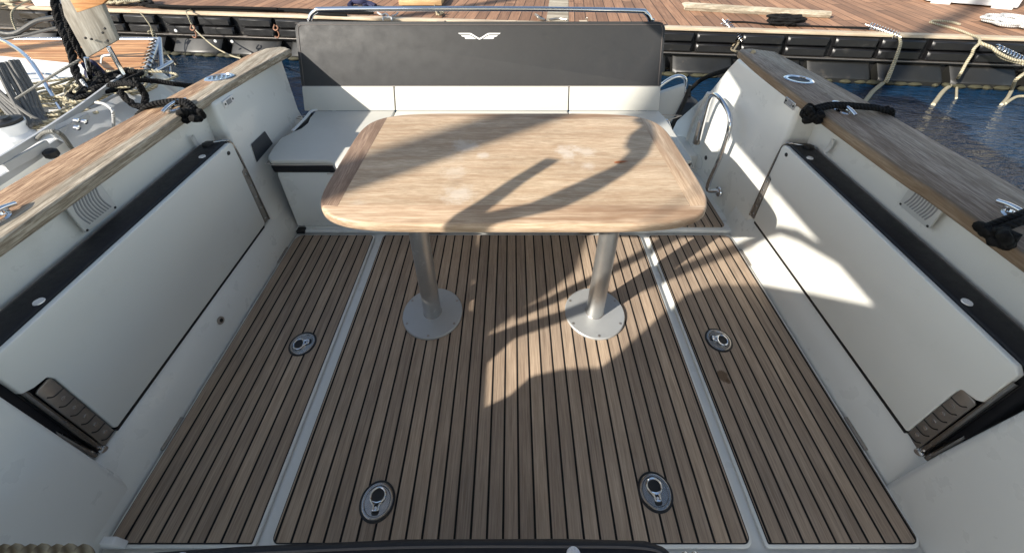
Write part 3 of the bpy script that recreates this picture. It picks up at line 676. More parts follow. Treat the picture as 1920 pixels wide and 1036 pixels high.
# ---------------------------------------------------------------- folded side seats
def sideseat(s):
    L = s < 0
    X0 = -1.176 if L else 1.165; zt = .617 if L else .586; y0, y1 = (.512, 1.478) if L else (.505, 1.508)
    lab = 'folded white side seat with black cushion on the left, its wall part shaded' if L else 'folded white side seat with black cushion on the right, patches of sunlight on it'
    t = thing('folding_seat', (X0, 1.0, .15), lab, 'folding seat', 'folding seats stowed against the cockpit sides')
    if L:
        P = [(y0+.0,zt),(y1-.02,zt),(y1-.006,zt-.006),(y1,zt-.02),(y1,.480),(y1-.018,.470),(y1-.020,.181),(y1-.026,.171),(y0+.055,.171),(y0+.048,.180),(y0+.048,.455),(y0+.04,.475),(y0+.01,.482),(y0-.012,.495),(y0-.014,zt-.02)]
    else:
        P = [(y0+.015,zt),(y1-.02,zt),(y1-.006,zt-.006),(y1,zt-.02),(y1,.42),(y1-.02,.41),(y1-.024,.172),(y0+.05,.172),(y0+.046,.181),(y0+.046,.405),(y0+.04,.425),(y0+.01,.435),(y0,.447),(y0,zt-.015)]
    b = prism([(X0, y, z) for y, z in P], (s*.018, 0, 0), .004, 3)
    bd = mk('seat_board', b, 'board', t)
    cy = .47 if L else .475
    b = prism([(X0+s*.020, y, z) for y, z in rrect(cy, y1+.006, .175, zt+.006, (.02,.035,.03,.02), 5)], (s*(.088 if L else .088), 0, 0), .010, 4)
    cu = mk('cushion', b, 'blackvinyl', t)
    q_ = .104 if L else .104
    b = tube([(X0+s*q_, cy+.01, zt+.004), (X0+s*q_, 1.0, zt+.0045), (X0+s*q_, y1-.04, zt+.004)], .0022, 6); mk('piping', b, 'darkpipe', cu)
    for (x, y) in (((-1.211,.668),(-1.216,1.348)) if L else ((1.204,.690),(1.204,1.385))):
        mk('snap', disc((x, y, zt+.0055), (0,0,1), .0125, .004, 18), 'snap', cu)
    mk('board_gap_strip', box(min(X0+s*.003, X0+s*.06), max(X0+s*.003, X0+s*.06), y0+.05, y1-.03, .158, .1695), 'rubber', bd)  # black strip standing in for the shaded gap under the board
    mk('board_screw', disc((X0, y1-.045, zt-.028 if not L else .585), (-s,0,0), .009, .003, 12), 'snapblk', bd)
    # near hinge: leaf with five knuckles, arms running back into the recess
    zz = .47 if L else .43
    b = prism([(X0-s*.0, y, z) for y, z in [(y0+.004,zz-.006),(y0+.010,zz),(y0+.038,zz),(y0+.044,zz-.008),(y0+.044,.172),(y0+.004,.166)]], (s*.006, 0, 0), .002, 2)
    hg = mk('hinge', b, 'bracket', t)
    b = bmesh.new(); b2 = bmesh.new()
    for k in range(6):
        z = .175+(zz-.18)*k/6
        tube([(X0-s*.0005, y0+.043, z), (X0-s*.0005, y0+.020, z+.004), (X0-s*.0005, y0+.010, z+.018)], .0017, 6, bm=b, sub=3)
        if k < 5: disc((X0-s*.0002, y0+.028, z+.026), (-s,0,0), .0055, .002, 10, bm=b2)
    mk('hinge_grooves', b, 'rubber', hg); mk('hinge_bolts', b2, 'chrome', hg)
    b = tube([(X0+s*.004, y0-.004, .172), (X0+s*.010, y0-.004, zt-.04)], .006, 8, sub=1)
    tube([(X0+s*.006, y0-.020, .168), (X0+s*.060, y0-.022, zt-.03)], .006, 8, sub=1, bm=b)
    mk('hinge_arm', b, 'chromed', t)
    b = prism([(X0+s*.008, y0-.010, z) for z in (.16,)]+[(X0+s*.11, y0-.012, .16),(X0+s*.11, y0-.012, zt-.02),(X0+s*.02, y0-.010, zt-.02)], (0,.010,0), .001, 1)
    mk('hinge_shield', b, 'rubber', t)
    mk('hinge_knob', disc((X0-s*.002, y0-.004, .172), (-s,-.4,0), .011, .010, 12), 'chrome', t)
    # far hinge
    zf = .470 if L else .405
    b = box(min(X0, X0+s*.006), max(X0, X0+s*.006), y1-.017, y1+.010, .172, zf, .002, 2)
    hg = mk('hinge', b, 'bracket', t)
    b = bmesh.new()
    for k in range(5): disc((X0-s*.0002, y1-.004, .195+(zf-.215)*k/4), (-s,0,0), .005, .002, 10, bm=b)
    mk('hinge_bolts', b, 'chrome', hg)
    b = tube([(X0+s*.002, y1+.016, .168), (X0+s*.006, y1+.016, zf), (X0+s*.010, y1+.014, zt-.05), (X0+s*.016, y1+.010, zt-.012), (X0+s*.028, y1-.004, zt+.004), (X0+s*.05, y1-.02, zt+.008), (X0+s*.08, y1-.03, zt+.009)], .0045, 8)
    mk('hinge_arm', b, 'chromed', t)
    mk('hinge_slot', box(min(X0+s*.004,X0+s*.02), max(X0+s*.004,X0+s*.02), y1+.006, y1+.020, .18, zf-.02), 'rubber', t)
    # tan strap
    yS = 1.435 if L else 1.405
    b = tube([(s*(1.290 if L else 1.277), yS, .668), (s*(1.290 if L else 1.277), yS, .635), (s*(1.284 if L else 1.270), yS+.004, .605)], .010, 8, flat=.25)
    disc((s*(1.288 if L else 1.275), yS, .668), (-s,0,0), .004, .004, 10, bm=b)
    mk('strap', b, 'vent', t)
    mk('cushion_buckle', disc((s*1.25, y1-.04, zt+.002), (0,0,1), .022, .014, 6), 'rubber', t)
sideseat(-1); sideseat(1)

# ---------------------------------------------------------------- near edge of frame
hs = thing('helm_seat', (-.2, .12, 0), 'black upholstered seat top with a snap, cut off by the lower edge', 'seat')
P = [(-.70,-.35),(-.70,.205),(-.66,.2195),(-.5,.228),(-.2,.238),(.1,.239),(.25,.236),(.29,.226),(.305,.19),(.305,-.35)]
b = prism([(x, y, .44) for x, y in P], (0,0,.058), .016, 5); cu = mk('cushion', b, 'blackvinyl', hs)
mk('piping', tube([(-.69,.192,.4975),(-.645,.205,.4985),(-.5,.2135,.4985),(-.2,.223,.4985),(.1,.224,.4985),(.25,.221,.4985),(.285,.205,.4975)], .0018, 6), 'darkpipe', cu)
mk('snap', disc((.112,.212,.498), (0,0,1), .0135, .005, 18), 'snap', cu)
mk('snap', disc((-.60,.2035,.498), (0,0,1), .0135, .005, 18)  , 'snap', cu)
mk('seat_box', box(-.62, .22, -.30, .19, .0, .438, .01), 'gel2', hs)
for k in (0, 1): mk('support_tube', tube([(.320+.018*k,.205,.38),(.322+.018*k,.212,.465),(.321+.018*k,.195,.480),(.320+.018*k,.04,.480)], .009, 10), 'chrome', hs)
b = prism([(x, .330, z) for x, z in [(-1.128,.002),(-1.112,.045),(-1.075,.045),(-1.062,.002)]], (0,.018,0), .004, 2)
tag(mk('wedge_block', b, 'hullw', loc=(-1.1,.34,0)), 'small pale wedge block on the floor at the near left corner', 'block')
b = bmesh.new()
for k in range(9):
    x = -1.09+.027*k; tube([(x-.012,.236,.375),(x,.243,.392+.004*(k%2)),(x+.016,.236,.384),(x+.02,.22,.36)], .010, 8, bm=b)
tag(mk('braided_rope', b, 'ropet', loc=(-1.0,.26,.39)), 'plaited tan rope hanging at the lower left corner of the cockpit', 'rope')

# ---------------------------------------------------------------- ropes on our cleats
def knot(c, r, k, mat, name, lab, tail, sc=(1,1,1)):
    c = cs(c); tail = [[cs(q) if q[2] > .5 else q for q in t] for t in tail]
    P = []
    for i in range(k):
        a = random.uniform(0, 6.28); e = random.uniform(-1, 1)
        P.append((c[0]+r*math.cos(a)*sc[0], c[1]+r*math.sin(a)*sc[1], c[2]+r*e*.8*sc[2]))
    b = tube(P, .0145, 9, closed=True, sub=5)
    for t in tail: tube(t, .0105, 8, bm=b)
    for t in tail: tube([(x, y+.018, z+.001) for x, y, z in t], .009, 8, bm=b)
    return tag(mk(name, b, mat, loc=c), lab, 'rope', 'black mooring lines made fast to the cappings')
knot((-1.205,1.385,.792), .026, 12, 'ropek', 'mooring_line', 'black mooring line knotted over the left capping', [[(-1.20,1.39,.80),(-1.25,1.42,.820),(-1.33,1.42,.818),(-1.395,1.40,.80),(-1.45,1.38,.70),(-1.48,1.36,.3),(-1.5,1.35,-.3)]], (1,1.2,1.0))
knot((1.128,1.375,.795), .028, 14, 'ropek', 'mooring_line', 'thick black mooring line knotted over the right capping beside the rod holder', [[(1.13,1.375,.812),(1.20,1.385,.824),(1.30,1.378,.822),(1.375,1.365,.814),(1.405,1.35,.77),(1.47,1.33,.3),(1.5,1.3,-.3)]], (1,1.1,1.2))
knot((1.175,.728,.798), .028, 13, 'ropek', 'mooring_line', 'black mooring line knotted at the right edge of the picture', [[(1.17,.73,.81),(1.23,.74,.836),(1.30,.76,.836),(1.40,.76,.81),(1.45,.74,.6),(1.5,.72,-.3)]], (.9,1.1,1))

# ================================================================ WATER
b = bmesh.new(); q = [b.verts.new(p) for p in ((-60,-60,-.45),(60,-60,-.45),(60,60,-.45),(-60,60,-.45))]; b.faces.new(q)
tag(mk('water', b, 'water'), kind='structure')
b = bmesh.new(); q = [b.verts.new(p) for p in ((-400,-400,-3),(400,-400,-3),(400,400,-3),(-400,400,-3))]; b.faces.new(q)
M['bed'] = plain('sea_bed', (.02,.03,.03), .9)
tag(mk('sea_bed', b, 'bed'), kind='structure')

# ================================================================ DOCK
DY, DA, DZ = 5.245, math.atan(-.1126), .08
dock = thing('floating_dock', (0, DY, 0), 'floating wooden dock with black plastic fender blocks along its edge', 'dock')
DM = Matrix.Translation((0, DY, 0)) @ Matrix.Rotation(DA, 4, 'Z')
def dk(name, bm, mat, par=None):
    """dock local coordinates: x along the edge, y away from the water"""
    o = mk(name, bm, mat, None); o.parent = par or dock
    if par is None: o.rotation_euler = (0, 0, DA)
    return o
def dl(x, y, z=0.):      # dock local -> world
    return tuple(DM @ Vector((x, y, z)))
b = box(-11, 11, .105, 7, DZ-.03, DZ, .002, 1)
deck = dk('deck_boards', b, 'dock')
tr = dk('edge_board', box(-11, 11, -.005, .10, DZ-.028, DZ+.004, .004, 2), 'trim')
dk('frame', box(-11, 11, .02, 6.5, -.42, DZ-.031), 'rubber')
random.seed(3)
# two rows of fender blocks
def fender(x0, x1, z0, z1):
    b = bmesh.new(); yf = -.055
    prof = [(.02, z0), (yf+.012, z0+.004), (yf, z0+.018), (yf+.006, z1-.020), (yf+.022, z1-.006), (.02, z1)]
    A_ = []
    for k, (x, ins) in enumerate(((x0, .018), (x0+.02, 0), (x1-.02, 0), (x1, .018))):
        A_.append([b.verts.new((x, y+(ins if y < 0 else 0), z)) for y, z in prof])
    for P_, Q_ in zip(A_, A_[1:]):
        for i in range(len(prof)): b.faces.new((P_[i], P_[(i+1) % 6], Q_[(i+1) % 6], Q_[i]))
    b.faces.new(A_[0][::-1]); b.faces.new(A_[-1]); bev(b, .004, 2, 25)
    return b
x = -7.0; k = 0
while x < 7.2:
    gap = (.06, .13)[k % 2] if x < 0 else (.045, .07)[k % 2]
    w = .46
    dk('fender_block', fender(x, x+w, -.070, .040), 'plastic')
    dk('fender_block', fender(x+.012, x+w+.008, -.192, -.082), 'plastic')
    x += w+gap; k += 1
dk('rubbing_rail', box(-8, 8, -.060, .0, -.212, -.200, .003, 1), 'bracket')
dk('rubbing_rail', box(-8, 8, -.035, .0, -.236, -.213, .003, 1), 'rubber')
# floats with a sloping shoulder
x = -7.3; k = 0
while x < 7.4:
    w = .70; b = bmesh.new()
    prof = [(.05,-.62),(-.16,-.62),(-.185,-.44),(-.185,-.395),(-.165,-.372),(-.05,-.255),(.05,-.245)]
    A_ = [[b.verts.new((xx, y+(i_ if y < 0 else 0), z)) for y, z in prof] for xx, i_ in ((x,.035),(x+.04,0),(x+w-.04,0),(x+w,.035))]
    for P_, Q_ in zip(A_, A_[1:]):
        for i in range(7): b.faces.new((P_[i], P_[(i+1) % 7], Q_[(i+1) % 7], Q_[i]))
    b.faces.new(A_[0][::-1]); b.faces.new(A_[-1]); bev(b, .008, 2, 20)
    fl = dk('float_block', b, 'float')
    x += w+(.16 if x < 0 else .09); k += 1
b = bmesh.new()
for i in range(90):
    xx = -7+14*i/90+random.uniform(-.05,.05)
    q = lathe([(.001,-.03),(.04,-.01),(.05,.01),(.03,.03),(.001,.035)], (xx, -.175+random.uniform(-.01,.015), -.44), 7, sx=random.uniform(.8,2.2), cap=False); join(b, q)
o = dk('waterline_growth', b, 'algae'); o['kind'] = 'stuff'
# white bolt caps
b = bmesh.new()
for (u, z) in ((1.62,.0),(1.98,-.135),(2.98,.0),(3.34,.005),(3.30,-.13),(4.46,-.145),(-3.76,-.13),(-3.55,-.135),(-2.62,-.01),(-4.2,.0),(2.5,-.01),(5.2,-.13)):
    disc((u, -.058, z), (0,-1,0), .020, .006, 14, bm=b)
dk('bolt_caps', b, 'white')
# rusty rings
for u in (3.16, -2.92, -3.95):
    b = tube([(u-.02,-.06,.075),(u-.035,-.085,.03),(u-.0,-.10,.015),(u+.025,-.09,.04),(u+.005,-.075,.07)], .009, 8)
    tube([(u+.0,-.09,.03),(u+.02,-.10,-.03),(u-.01,-.10,-.075),(u-.045,-.095,-.06)], .009, 8, bm=b)
    dk('mooring_ring', b, 'rust')
b = bmesh.new()
for u in (-5.2, -.9, 0., .9, 6.): box(u-.05, u+.05, .02, .09, DZ+.003, DZ+.008, .001, 1, bm=b)
dk('edge_plates', b, 'trim')
# pale repair boards
b = box(.42, .70, .12, 2.4, DZ+.001, DZ+.004)
dk('grey_boards', b, 'oldwood')

def item(name, bm, mat, label, cat, loc, group=None):
    return tag(mk(name, bm, mat, loc=loc), label, cat, group)
zt = DZ
# driftwood beam
a_, c_ = Vector((2.368, 5.893, 0.120)), Vector((4.101, 5.472, 0.120)); d_ = c_-a_
b = tube([a_, a_+d_*.03+Vector((0,0,.005)), a_+d_*.3, a_+d_*.6, a_+d_*.9, c_], .062, 8, sub=3, r1=.045)
item('timber_beam', b, 'oldwood', 'long grey weathered timber beam lying on the dock', 'timber', tuple(a_))
# grating step
g0 = (-1.552, 6.071, 0.100); g1 = (-1.031, 6.009, 0.100)
gx0, gx1, gy = g0[0], g1[0], g0[1]
b = bmesh.new()
for i in range(11): xx = gx0+.02+(gx1-gx0-.04)*i/10; box(xx-.010, xx+.010, gy+.02, gy+.60, .135, .16, bm=b)
for i in range(11): yy = gy+.02+.058*i; box(gx0, gx1, yy-.012, yy+.012, .136, .159, bm=b)
t = thing('wooden_grating', (gx0, gy, zt), 'small wooden grating panel raised on the dock behind the stern rail', 'grating')
mk('grid', b, 'grate', t)
b = box(gx0-.04, gx1+.04, gy-.02, gy+.02, .10, .165, .004); box(gx0-.04, gx0-.001, gy+.021, gy+.62, .10, .165, .004, bm=b); box(gx1+.001, gx1+.04, gy+.021, gy+.62, .10, .165, .004, bm=b); box(gx0-.04, gx1+.04, gy+.621, gy+.66, .10, .165, .004, bm=b)
mk('frame', b, 'grate', t)
# white cabinet on the dock
p0 = Vector((6.055, 6.329, 0.100)); p1 = Vector((6.937, 5.889, 0.100))
d_ = (p1-p0).normalized(); nrm = Vector((-d_.y, d_.x, 0))
kb = thing('dock_cabinet', tuple(p0), 'white cabinet standing on the dock at the upper right', 'cabinet')
Wk = (p1-p0).length*1.02
TK = Matrix.Translation(p0) @ Matrix(((d_.x, nrm.x, 0, 0), (d_.y, nrm.y, 0, 0), (0, 0, 1, 0), (0,0,0,1)))
mk('body', xform(box(0, Wk, .0, .9, .0, 2.9, .02), TK), 'hullw', kb)
b = bmesh.new()
for xx in (.06, Wk-.28): box(xx, xx+.22, -.03, .0, -.02, .10, .005, bm=b)
mk('foot', xform(b, TK), 'hullw', kb)
b = bmesh.new()
for i in range(6): box(.1, Wk-.1, -.012, -.001, .16+i*.30, .44+i*.30, .004, bm=b)
mk('door_panel', xform(b, TK), 'gel2', kb)

hb_ = thing('reflector_house', (8.2, 6.7, DZ), 'added white house beyond the upper right corner, out of view, reflected in the water', 'reflector')  # unseen white house, added to put pale reflections on the water
mk('walls', box(8.2, 12.0, 6.7, 9.5, DZ, 4.2, .02), 'hullw', hb_)
mk('roof', prism([(8.0, 6.5, 4.2), (12.2, 6.5, 4.2), (12.2, 8.1, 5.2), (8.0, 8.1, 5.2)], (0, 0, .1), .01), 'gel2', hb_)
mk('door', box(9.0, 10.0, 6.66, 6.70, DZ, 2.1, .01), 'gel2', hb_)

# ropes and springs on the dock, all laid in dock coordinates via world points
def up(p, dz=0.): return (p[0], p[1], p[2]+dz)
def spring(name, a, c, label):
    t = thing(name, a, label, 'mooring spring', 'steel mooring springs on the dock')
    mk('coil', helix(a, c, .040, .0060, 11), 'chrome', t)
    d = (Vector(c)-Vector(a))
    b = tube([tuple(Vector(a)-d*.10), tuple(Vector(a)+d*.2), tuple(Vector(a)+d*.8), tuple(Vector(c)+d*.10)], .006, 8)
    mk('link', b, 'chromed', t)
spring('mooring_spring', (2.591, 5.133, 0.130), (2.743, 4.930, -0.028), 'steel mooring spring hanging over the dock edge just right of the backrest')
spring('mooring_spring', (4.248, 4.985, 0.120), (4.435, 4.732, 0.070), 'steel mooring spring lying at the dock edge right of the black rope coil')
spring('mooring_spring', (5.269, 4.420, 0.037), (5.577, 4.300, -0.087), 'steel mooring spring hanging below the dock edge at the far right')
b = tube([(2.664, 5.221, 0.100), (2.925, 5.234, 0.090), (3.142, 5.140, 0.090), (3.303, 5.080, 0.100)], .012, 8); tube([(3.342, 5.057, 0.100), (3.560, 5.070, 0.090), (3.854, 5.025, 0.090), (4.067, 4.967, 0.100), (4.212, 4.910, 0.110)], .013, 8, bm=b)
c0 = (3.345, 5.140, 0.090)
coil(c0, .20, .11, .017, 6, .2, .07, bm=b)
item('black_line', b, 'ropek', 'black line with a small coil lying along the dock edge', 'rope', c0)
b = tube([(2.735, 4.930, -0.003), (2.717, 4.900, -0.070), (2.425, 4.400, 0.008), (1.27,2.12,.775)], .012, 8); tube([(2.765, 4.930, -0.015), (2.675, 4.910, -0.086), (2.501, 4.600, -0.047), (1.26,2.11,.77)], .010, 8, bm=b)
item('stern_line', b, 'ropet', 'tan stern line from the dock spring to the right capping', 'rope', (1.24,2.06,.8))
cr = 'cream mooring ropes hanging from the dock'
b = bmesh.new()
for dx in (0, 1): tube([(x+.032*dx*i/5, y, z) for i, (x, y, z) in enumerate([(4.454, 4.760, 0.074), (4.430, 4.660, 0.019), (4.422, 4.620, -0.091), (4.425, 4.600, -0.242), (4.394, 4.550, -0.386), (4.409, 4.583, -0.440)])], .013, 8, bm=b)
tube([(4.466, 4.624, -0.430), (4.320, 4.508, -0.435), (4.112, 4.339, -0.440), (3.904, 4.141, -0.440), (3.746, 4.008, -0.440)], .022, 8, bm=b)
item('hanging_rope', b, 'ropec', 'cream rope doubled from the spring right of the black coil down into the water', 'rope', (4.454, 4.760, 0.074), cr)
b = tube([(5.212, 5.234, 0.090), (5.230, 5.093, 0.090), (5.235, 4.902, 0.100), (5.206, 4.673, 0.100), (5.175, 4.550, 0.102), (5.099, 4.450, 0.074)], .013, 8)
tube([(5.212, 5.234, 0.090), (5.290, 5.270, 0.100), (5.434, 5.221, 0.100), (5.460, 5.103, 0.100)], .013, 8, bm=b)
tube([(5.103, 4.450, 0.086), (5.021, 4.400, 0.032), (5.036, 4.400, -0.027), (5.015, 4.380, -0.116), (4.972, 4.330, -0.232), (5.378, 4.680, -0.440)], .014, 8, bm=b)
tube([(5.356, 4.656, -0.430), (5.120, 4.489, -0.440), (4.915, 4.339, -0.440), (4.525, 4.008, -0.440)], .020, 8, bm=b)
tube([(5.334, 4.624, -0.430), (5.152, 4.428, -0.440), (4.915, 4.168, -0.440)], .012, 8, bm=b)
tube([(5.091, 4.450, 0.086), (5.206, 4.380, 0.039), (5.325, 4.340, -0.042), (5.525, 4.250, -0.086)], .018, 8, bm=b)
tube([(5.099, 4.440, 0.077), (5.167, 4.380, 0.062), (5.216, 4.330, 0.021), (5.382, 4.280, -0.044), (5.532, 4.250, -0.056)], .015, 8, bm=b)
item('hanging_rope', b, 'ropec', 'cream rope bundle running off the dock at the right and down into the water', 'rope', (5.206, 4.673, 0.100), cr)
b = tube([(5.519, 4.200, -0.150), (5.403, 4.150, -0.220), (5.735, 4.382, -0.420), (5.515, 4.196, -0.440), (5.258, 4.008, -0.440)], .016, 8); tube([(5.721, 4.202, -0.430), (5.589, 4.185, -0.435), (5.324, 4.034, -0.440)], .015, 8, bm=b)
item('hanging_rope', b, 'ropec', 'cream rope dipping into the water at the right border', 'rope', (5.519, 4.200, -0.150), cr)
c0 = (6.108, 5.140, 0.090)
b = coil(c0, .24, .22, .016, 8, .3, .05); tube([(5.982, 5.363, 0.095), (6.055, 5.344, 0.100), (5.984, 5.174, 0.100), (5.972, 5.076, 0.120)], .016, 8, bm=b)
item('white_rope_coil', b, 'ropew', 'loose white rope coil on the dock at the right border', 'rope', c0)
# left part of the dock edge
b = bmesh.new()
for k, (oy, oz) in enumerate(((0,0),(3,0),(1.5,.03))):
    tube([(-5.246, 6.058, 0.110), (-4.895, 5.966, 0.110), (-4.411, 5.906, 0.110), (-3.880, 5.876, 0.110), (-3.338, 5.817, 0.110), (-2.842, 5.760, 0.110), (-2.264, 5.647, 0.110), (-1.832, 5.619, 0.110)], .020, 8, bm=b) if k == 0 else None
tube([(-5.117, 6.009, 0.100), (-4.532, 5.859, 0.100), (-3.913, 5.801, 0.100), (-3.536, 5.772, 0.100), (-2.862, 5.716, 0.100), (-2.523, 5.578, 0.100), (-2.155, 5.525, 0.100)], .018, 8, bm=b)
tube([(-4.941, 5.897, 0.140), (-4.407, 5.808, 0.140), (-3.884, 5.778, 0.140), (-3.124, 5.692, 0.140)], .018, 8, bm=b)
tube([(-5.326, 6.173, 0.120), (-5.175, 6.161, 0.130), (-5.066, 6.046, 0.120), (-5.163, 6.015, 0.120)], .03, 8, bm=b)
item('black_hawser', b, 'ropek', 'thick black rope stretched along the dock edge left of the backrest', 'rope', (-5.246, 6.058, 0.110))
random.seed(11)
c0 = (-5.565, 6.133, 0.100)
b = bmesh.new()
for k in range(5): coil((c0[0]+random.uniform(-.2,.2), c0[1]+random.uniform(-.04,.06), c0[2]+.01*k), .20, .10, .017, 3, .5, .03, bm=b)
item('rope_heap', b, 'ropec', 'cream rope heaped on the dock behind the grey board', 'rope', c0)
lc = 'thin cream lines hanging from the left dock edge'
b = tube([(-5.153, 5.772, 0.100), (-4.918, 5.620, 0.110), (-4.815, 5.550, 0.019), (-4.756, 5.500, -0.078), (-4.698, 5.450, -0.232), (-4.624, 5.400, -0.418), (-4.399, 5.179, -0.440)], .007, 6); tube([(-4.764, 5.500, -0.050), (-4.784, 5.500, -0.106), (-4.718, 5.400, -0.287), (-4.691, 5.378, -0.440)], .007, 6, bm=b)
tube([(-4.774, 5.480, -0.086), (-4.792, 5.460, -0.094), (-4.799, 5.460, -0.122)], .010, 6, bm=b); tube([(-4.746, 5.480, -0.072), (-4.749, 5.460, -0.136)], .014, 6, bm=b)
item('thin_line', b, 'ropec', 'thin cream line knotted below the dock edge and split in two', 'rope', (-5.153, 5.772, 0.100), lc)
b = tube([(-4.381, 5.830, 0.100), (-4.299, 5.620, 0.123), (-4.225, 5.520, 0.081), (-4.210, 5.500, -0.009), (-4.108, 5.400, -0.063), (-3.888, 5.200, -0.112), (-3.505, 4.800, -0.089), (-3.019, 4.300, -0.004), (-2.714, 4.000, 0.068)], .008, 6)
item('thin_line', b, 'ropec', 'thin cream line slanting from the dock edge to the left capping', 'rope', (-4.381, 5.830, 0.100), lc)
b = tube([(-6.995, 6.305, 0.120), (-6.895, 6.046, 0.120), (-6.787, 5.800, 0.093), (-6.811, 5.750, 0.008), (-6.796, 5.700, -0.107), (-6.708, 5.600, -0.207), (-6.668, 5.500, -0.357)], .011, 8)
item('thin_line', b, 'ropec', 'pale line hanging over the dock edge at the upper left corner', 'rope', (-6.895, 6.046, 0.120), lc)
b = bmesh.new()
for k in range(3): tube([(x, y-.22*k, z) for x, y, z in [(-7.446, 6.284, 0.110), (-7.206, 6.206, 0.120), (-7.184, 6.317, 0.110), (-6.988, 6.251, 0.110)]], .02, 8, bm=b)
item('rope_tail', b, 'ropec', 'cream rope tail on the dock at the upper left corner', 'rope', (-7.206, 6.206, 0.120))
b = box(*(lambda p, q: (p[0], q[0], p[1], p[1]+.5))((-6.730, 6.046, 0.120), (-6.415, 6.046, 0.120)), .085, .22, .02)
item('white_box', b, 'hullw', 'small white box on the dock behind the neighbouring boat', 'box', (-6.595, 6.046, 0.120))
b = bmesh.new(); c0 = (-2.219, 6.230, 0.100)
tube([(-2.288, 6.040, 0.100), (-2.257, 6.128, 0.130), (-2.120, 6.039, 0.150), (-2.027, 6.065, 0.130), (-1.945, 6.027, 0.110), (-1.912, 6.009, 0.100)], .035, 8, bm=b); tube([(-2.077, 6.009, 0.100), (-2.023, 6.046, 0.120), (-1.942, 6.009, 0.100)], .03, 8, bm=b)
item('black_strap', b, 'navy', 'crumpled black cloth strap on the dock behind the stern rail', 'strap', c0)
b = tube([(-1.788, 5.660, 0.100), (-1.679, 5.472, 0.120), (-1.625, 5.485, 0.130), (-1.570, 5.368, 0.120), (-1.625, 5.343, 0.120), (-1.624, 5.300, 0.099)], .012, 8); tube([(-1.591, 5.343, 0.120), (-1.530, 5.343, 0.120), (-1.510, 5.300, 0.099)], .012, 8, bm=b)
tube([(-1.547, 5.459, 0.110), (-1.500, 5.472, 0.120), (-1.508, 5.619, 0.110)], .010, 8, bm=b)
item('shackle_line', b, 'ropew', 'short white line with a shackle at the dock edge above the backrest', 'rope', (-1.611, 5.420, 0.120))
b = tube([(-1.093, 6.071, 0.100), (-1.002, 5.607, 0.140), (-0.949, 5.472, 0.120), (-0.902, 5.525, 0.120)], .012, 8); tube([(-0.992, 5.565, 0.110), (-0.902, 5.619, 0.110)], .02, 8, bm=b)
item('tan_lashing', b, 'ropet', 'tan lashing at the foot of the wooden grating', 'rope', (-0.993, 5.579, 0.120))
b = tube([(0.307, 5.551, 0.100), (0.322, 5.316, 0.140), (0.348, 5.293, 0.120), (0.404, 5.319, 0.100)], .018, 8)
tube([(0.471, 5.319, 0.100), (0.584, 5.369, 0.100), (0.687, 5.319, 0.100)], .012, 8, bm=b); tube([(0.919, 5.268, 0.120), (0.923, 5.188, 0.160), (0.932, 5.219, 0.120)], .008, 8, bm=b)
item('shackle', b, 'bracket', 'dark shackle and chain bits at the dock edge left of the pale repair boards', 'shackle', (0.337, 5.343, 0.120))
# black fender ball in the water at the quarter
t = thing('black_buoy', (1.924, 4.166, -0.350), 'dark fender floating in the gap between the bench and the right side', 'fender')
c0 = Vector((1.55, 3.35, -.25))
t.location = c0
mk('body', xform(lathe([(.001,-.2),(.10,-.18),(.17,-.06),(.17,.06),(.10,.17),(.05,.20),(.001,.21)], (0,0,0), 28, cap=False), Matrix.Translation(c0)), 'rubber', t)
mk('eye', tube([(c0.x-.03,c0.y,c0.z+.19),(c0.x,c0.y,c0.z+.27),(c0.x+.03,c0.y,c0.z+.19)], .014, 8), 'rubber', t)
b = tube([(1.55,3.35,.0),(1.42,2.9,.30),(1.34,2.45,.55),(1.30,2.12,.72)], .016, 8)
tag(mk('fender_line', b, 'ropek', loc=(1.55,3.35,.0)), 'black line from the dark fender up to the right quarter', 'rope')

# ================================================================ NEIGHBOURING BOAT
nb = thing('sailing_boat', (-4.0, .5, -.45), 'white sailing boat moored on the left with ropes coiled on its deck', 'sailing boat')
NZ = .34
DK = [(-2.42,-5.5),(-2.40,.4),(-2.42,1.4),(-2.50,2.0),(-2.66,2.62),(-2.84,2.78),(-3.4,3.12),(-4.2,3.30),(-5.6,3.30),(-6.1,2.6),(-6.2,-4),(-4.3,-8)]
b = bmesh.new()
for sc, z in ((1., NZ),): pass
top = [b.verts.new((x, y, NZ)) for x, y in DK]
mid_r = [b.verts.new((x+(.10 if x > -3 else 0), y, NZ-.25)) for x, y in DK]
low = [b.verts.new((x+(-.10 if x > -3.2 else .1), y-.12, -.7)) for x, y in DK]
b.faces.new(top)
for A_, B_ in ((top, mid_r), (mid_r, low)):
    for i in range(len(DK)): b.faces.new((A_[i], A_[(i+1) % len(DK)], B_[(i+1) % len(DK)], B_[i]))
bev(b, .012, 2, 30)
hull = mk('hull', b, 'deckw', nb)
# toe rail of alloy with slots
rail = [(-2.40,-3.0),(-2.39,.4),(-2.405,1.4),(-2.485,2.0),(-2.64,2.62)]
R_ = smoothpts([(x, y, 0) for x, y in rail], 6)
b = bmesh.new()
for A_, B_ in zip(R_, R_[1:]):
    for z0, z1 in ((NZ, NZ+.035), (NZ+.075, NZ+.11)):
        prism([(A_.x, A_.y, z0), (B_.x, B_.y, z0), (B_.x, B_.y, z1), (A_.x, A_.y, z1)], (.016, 0, 0), .0, 1, bm=b)
i = 0; L_ = 0
for y in [k*.30-2.9 for k in range(19)]:
    xx = -2.395 if y < 1.4 else -2.40-.13*((y-1.4)/1.2)**1.5*1.6
    prism([(xx, y, NZ+.034), (xx, y+.22, NZ+.034), (xx, y+.22, NZ+.076), (xx, y, NZ+.076)], (.015, 0, 0), 0, 1, bm=b)
tr_ = mk('toe_rail', b, 'railpaint', nb)
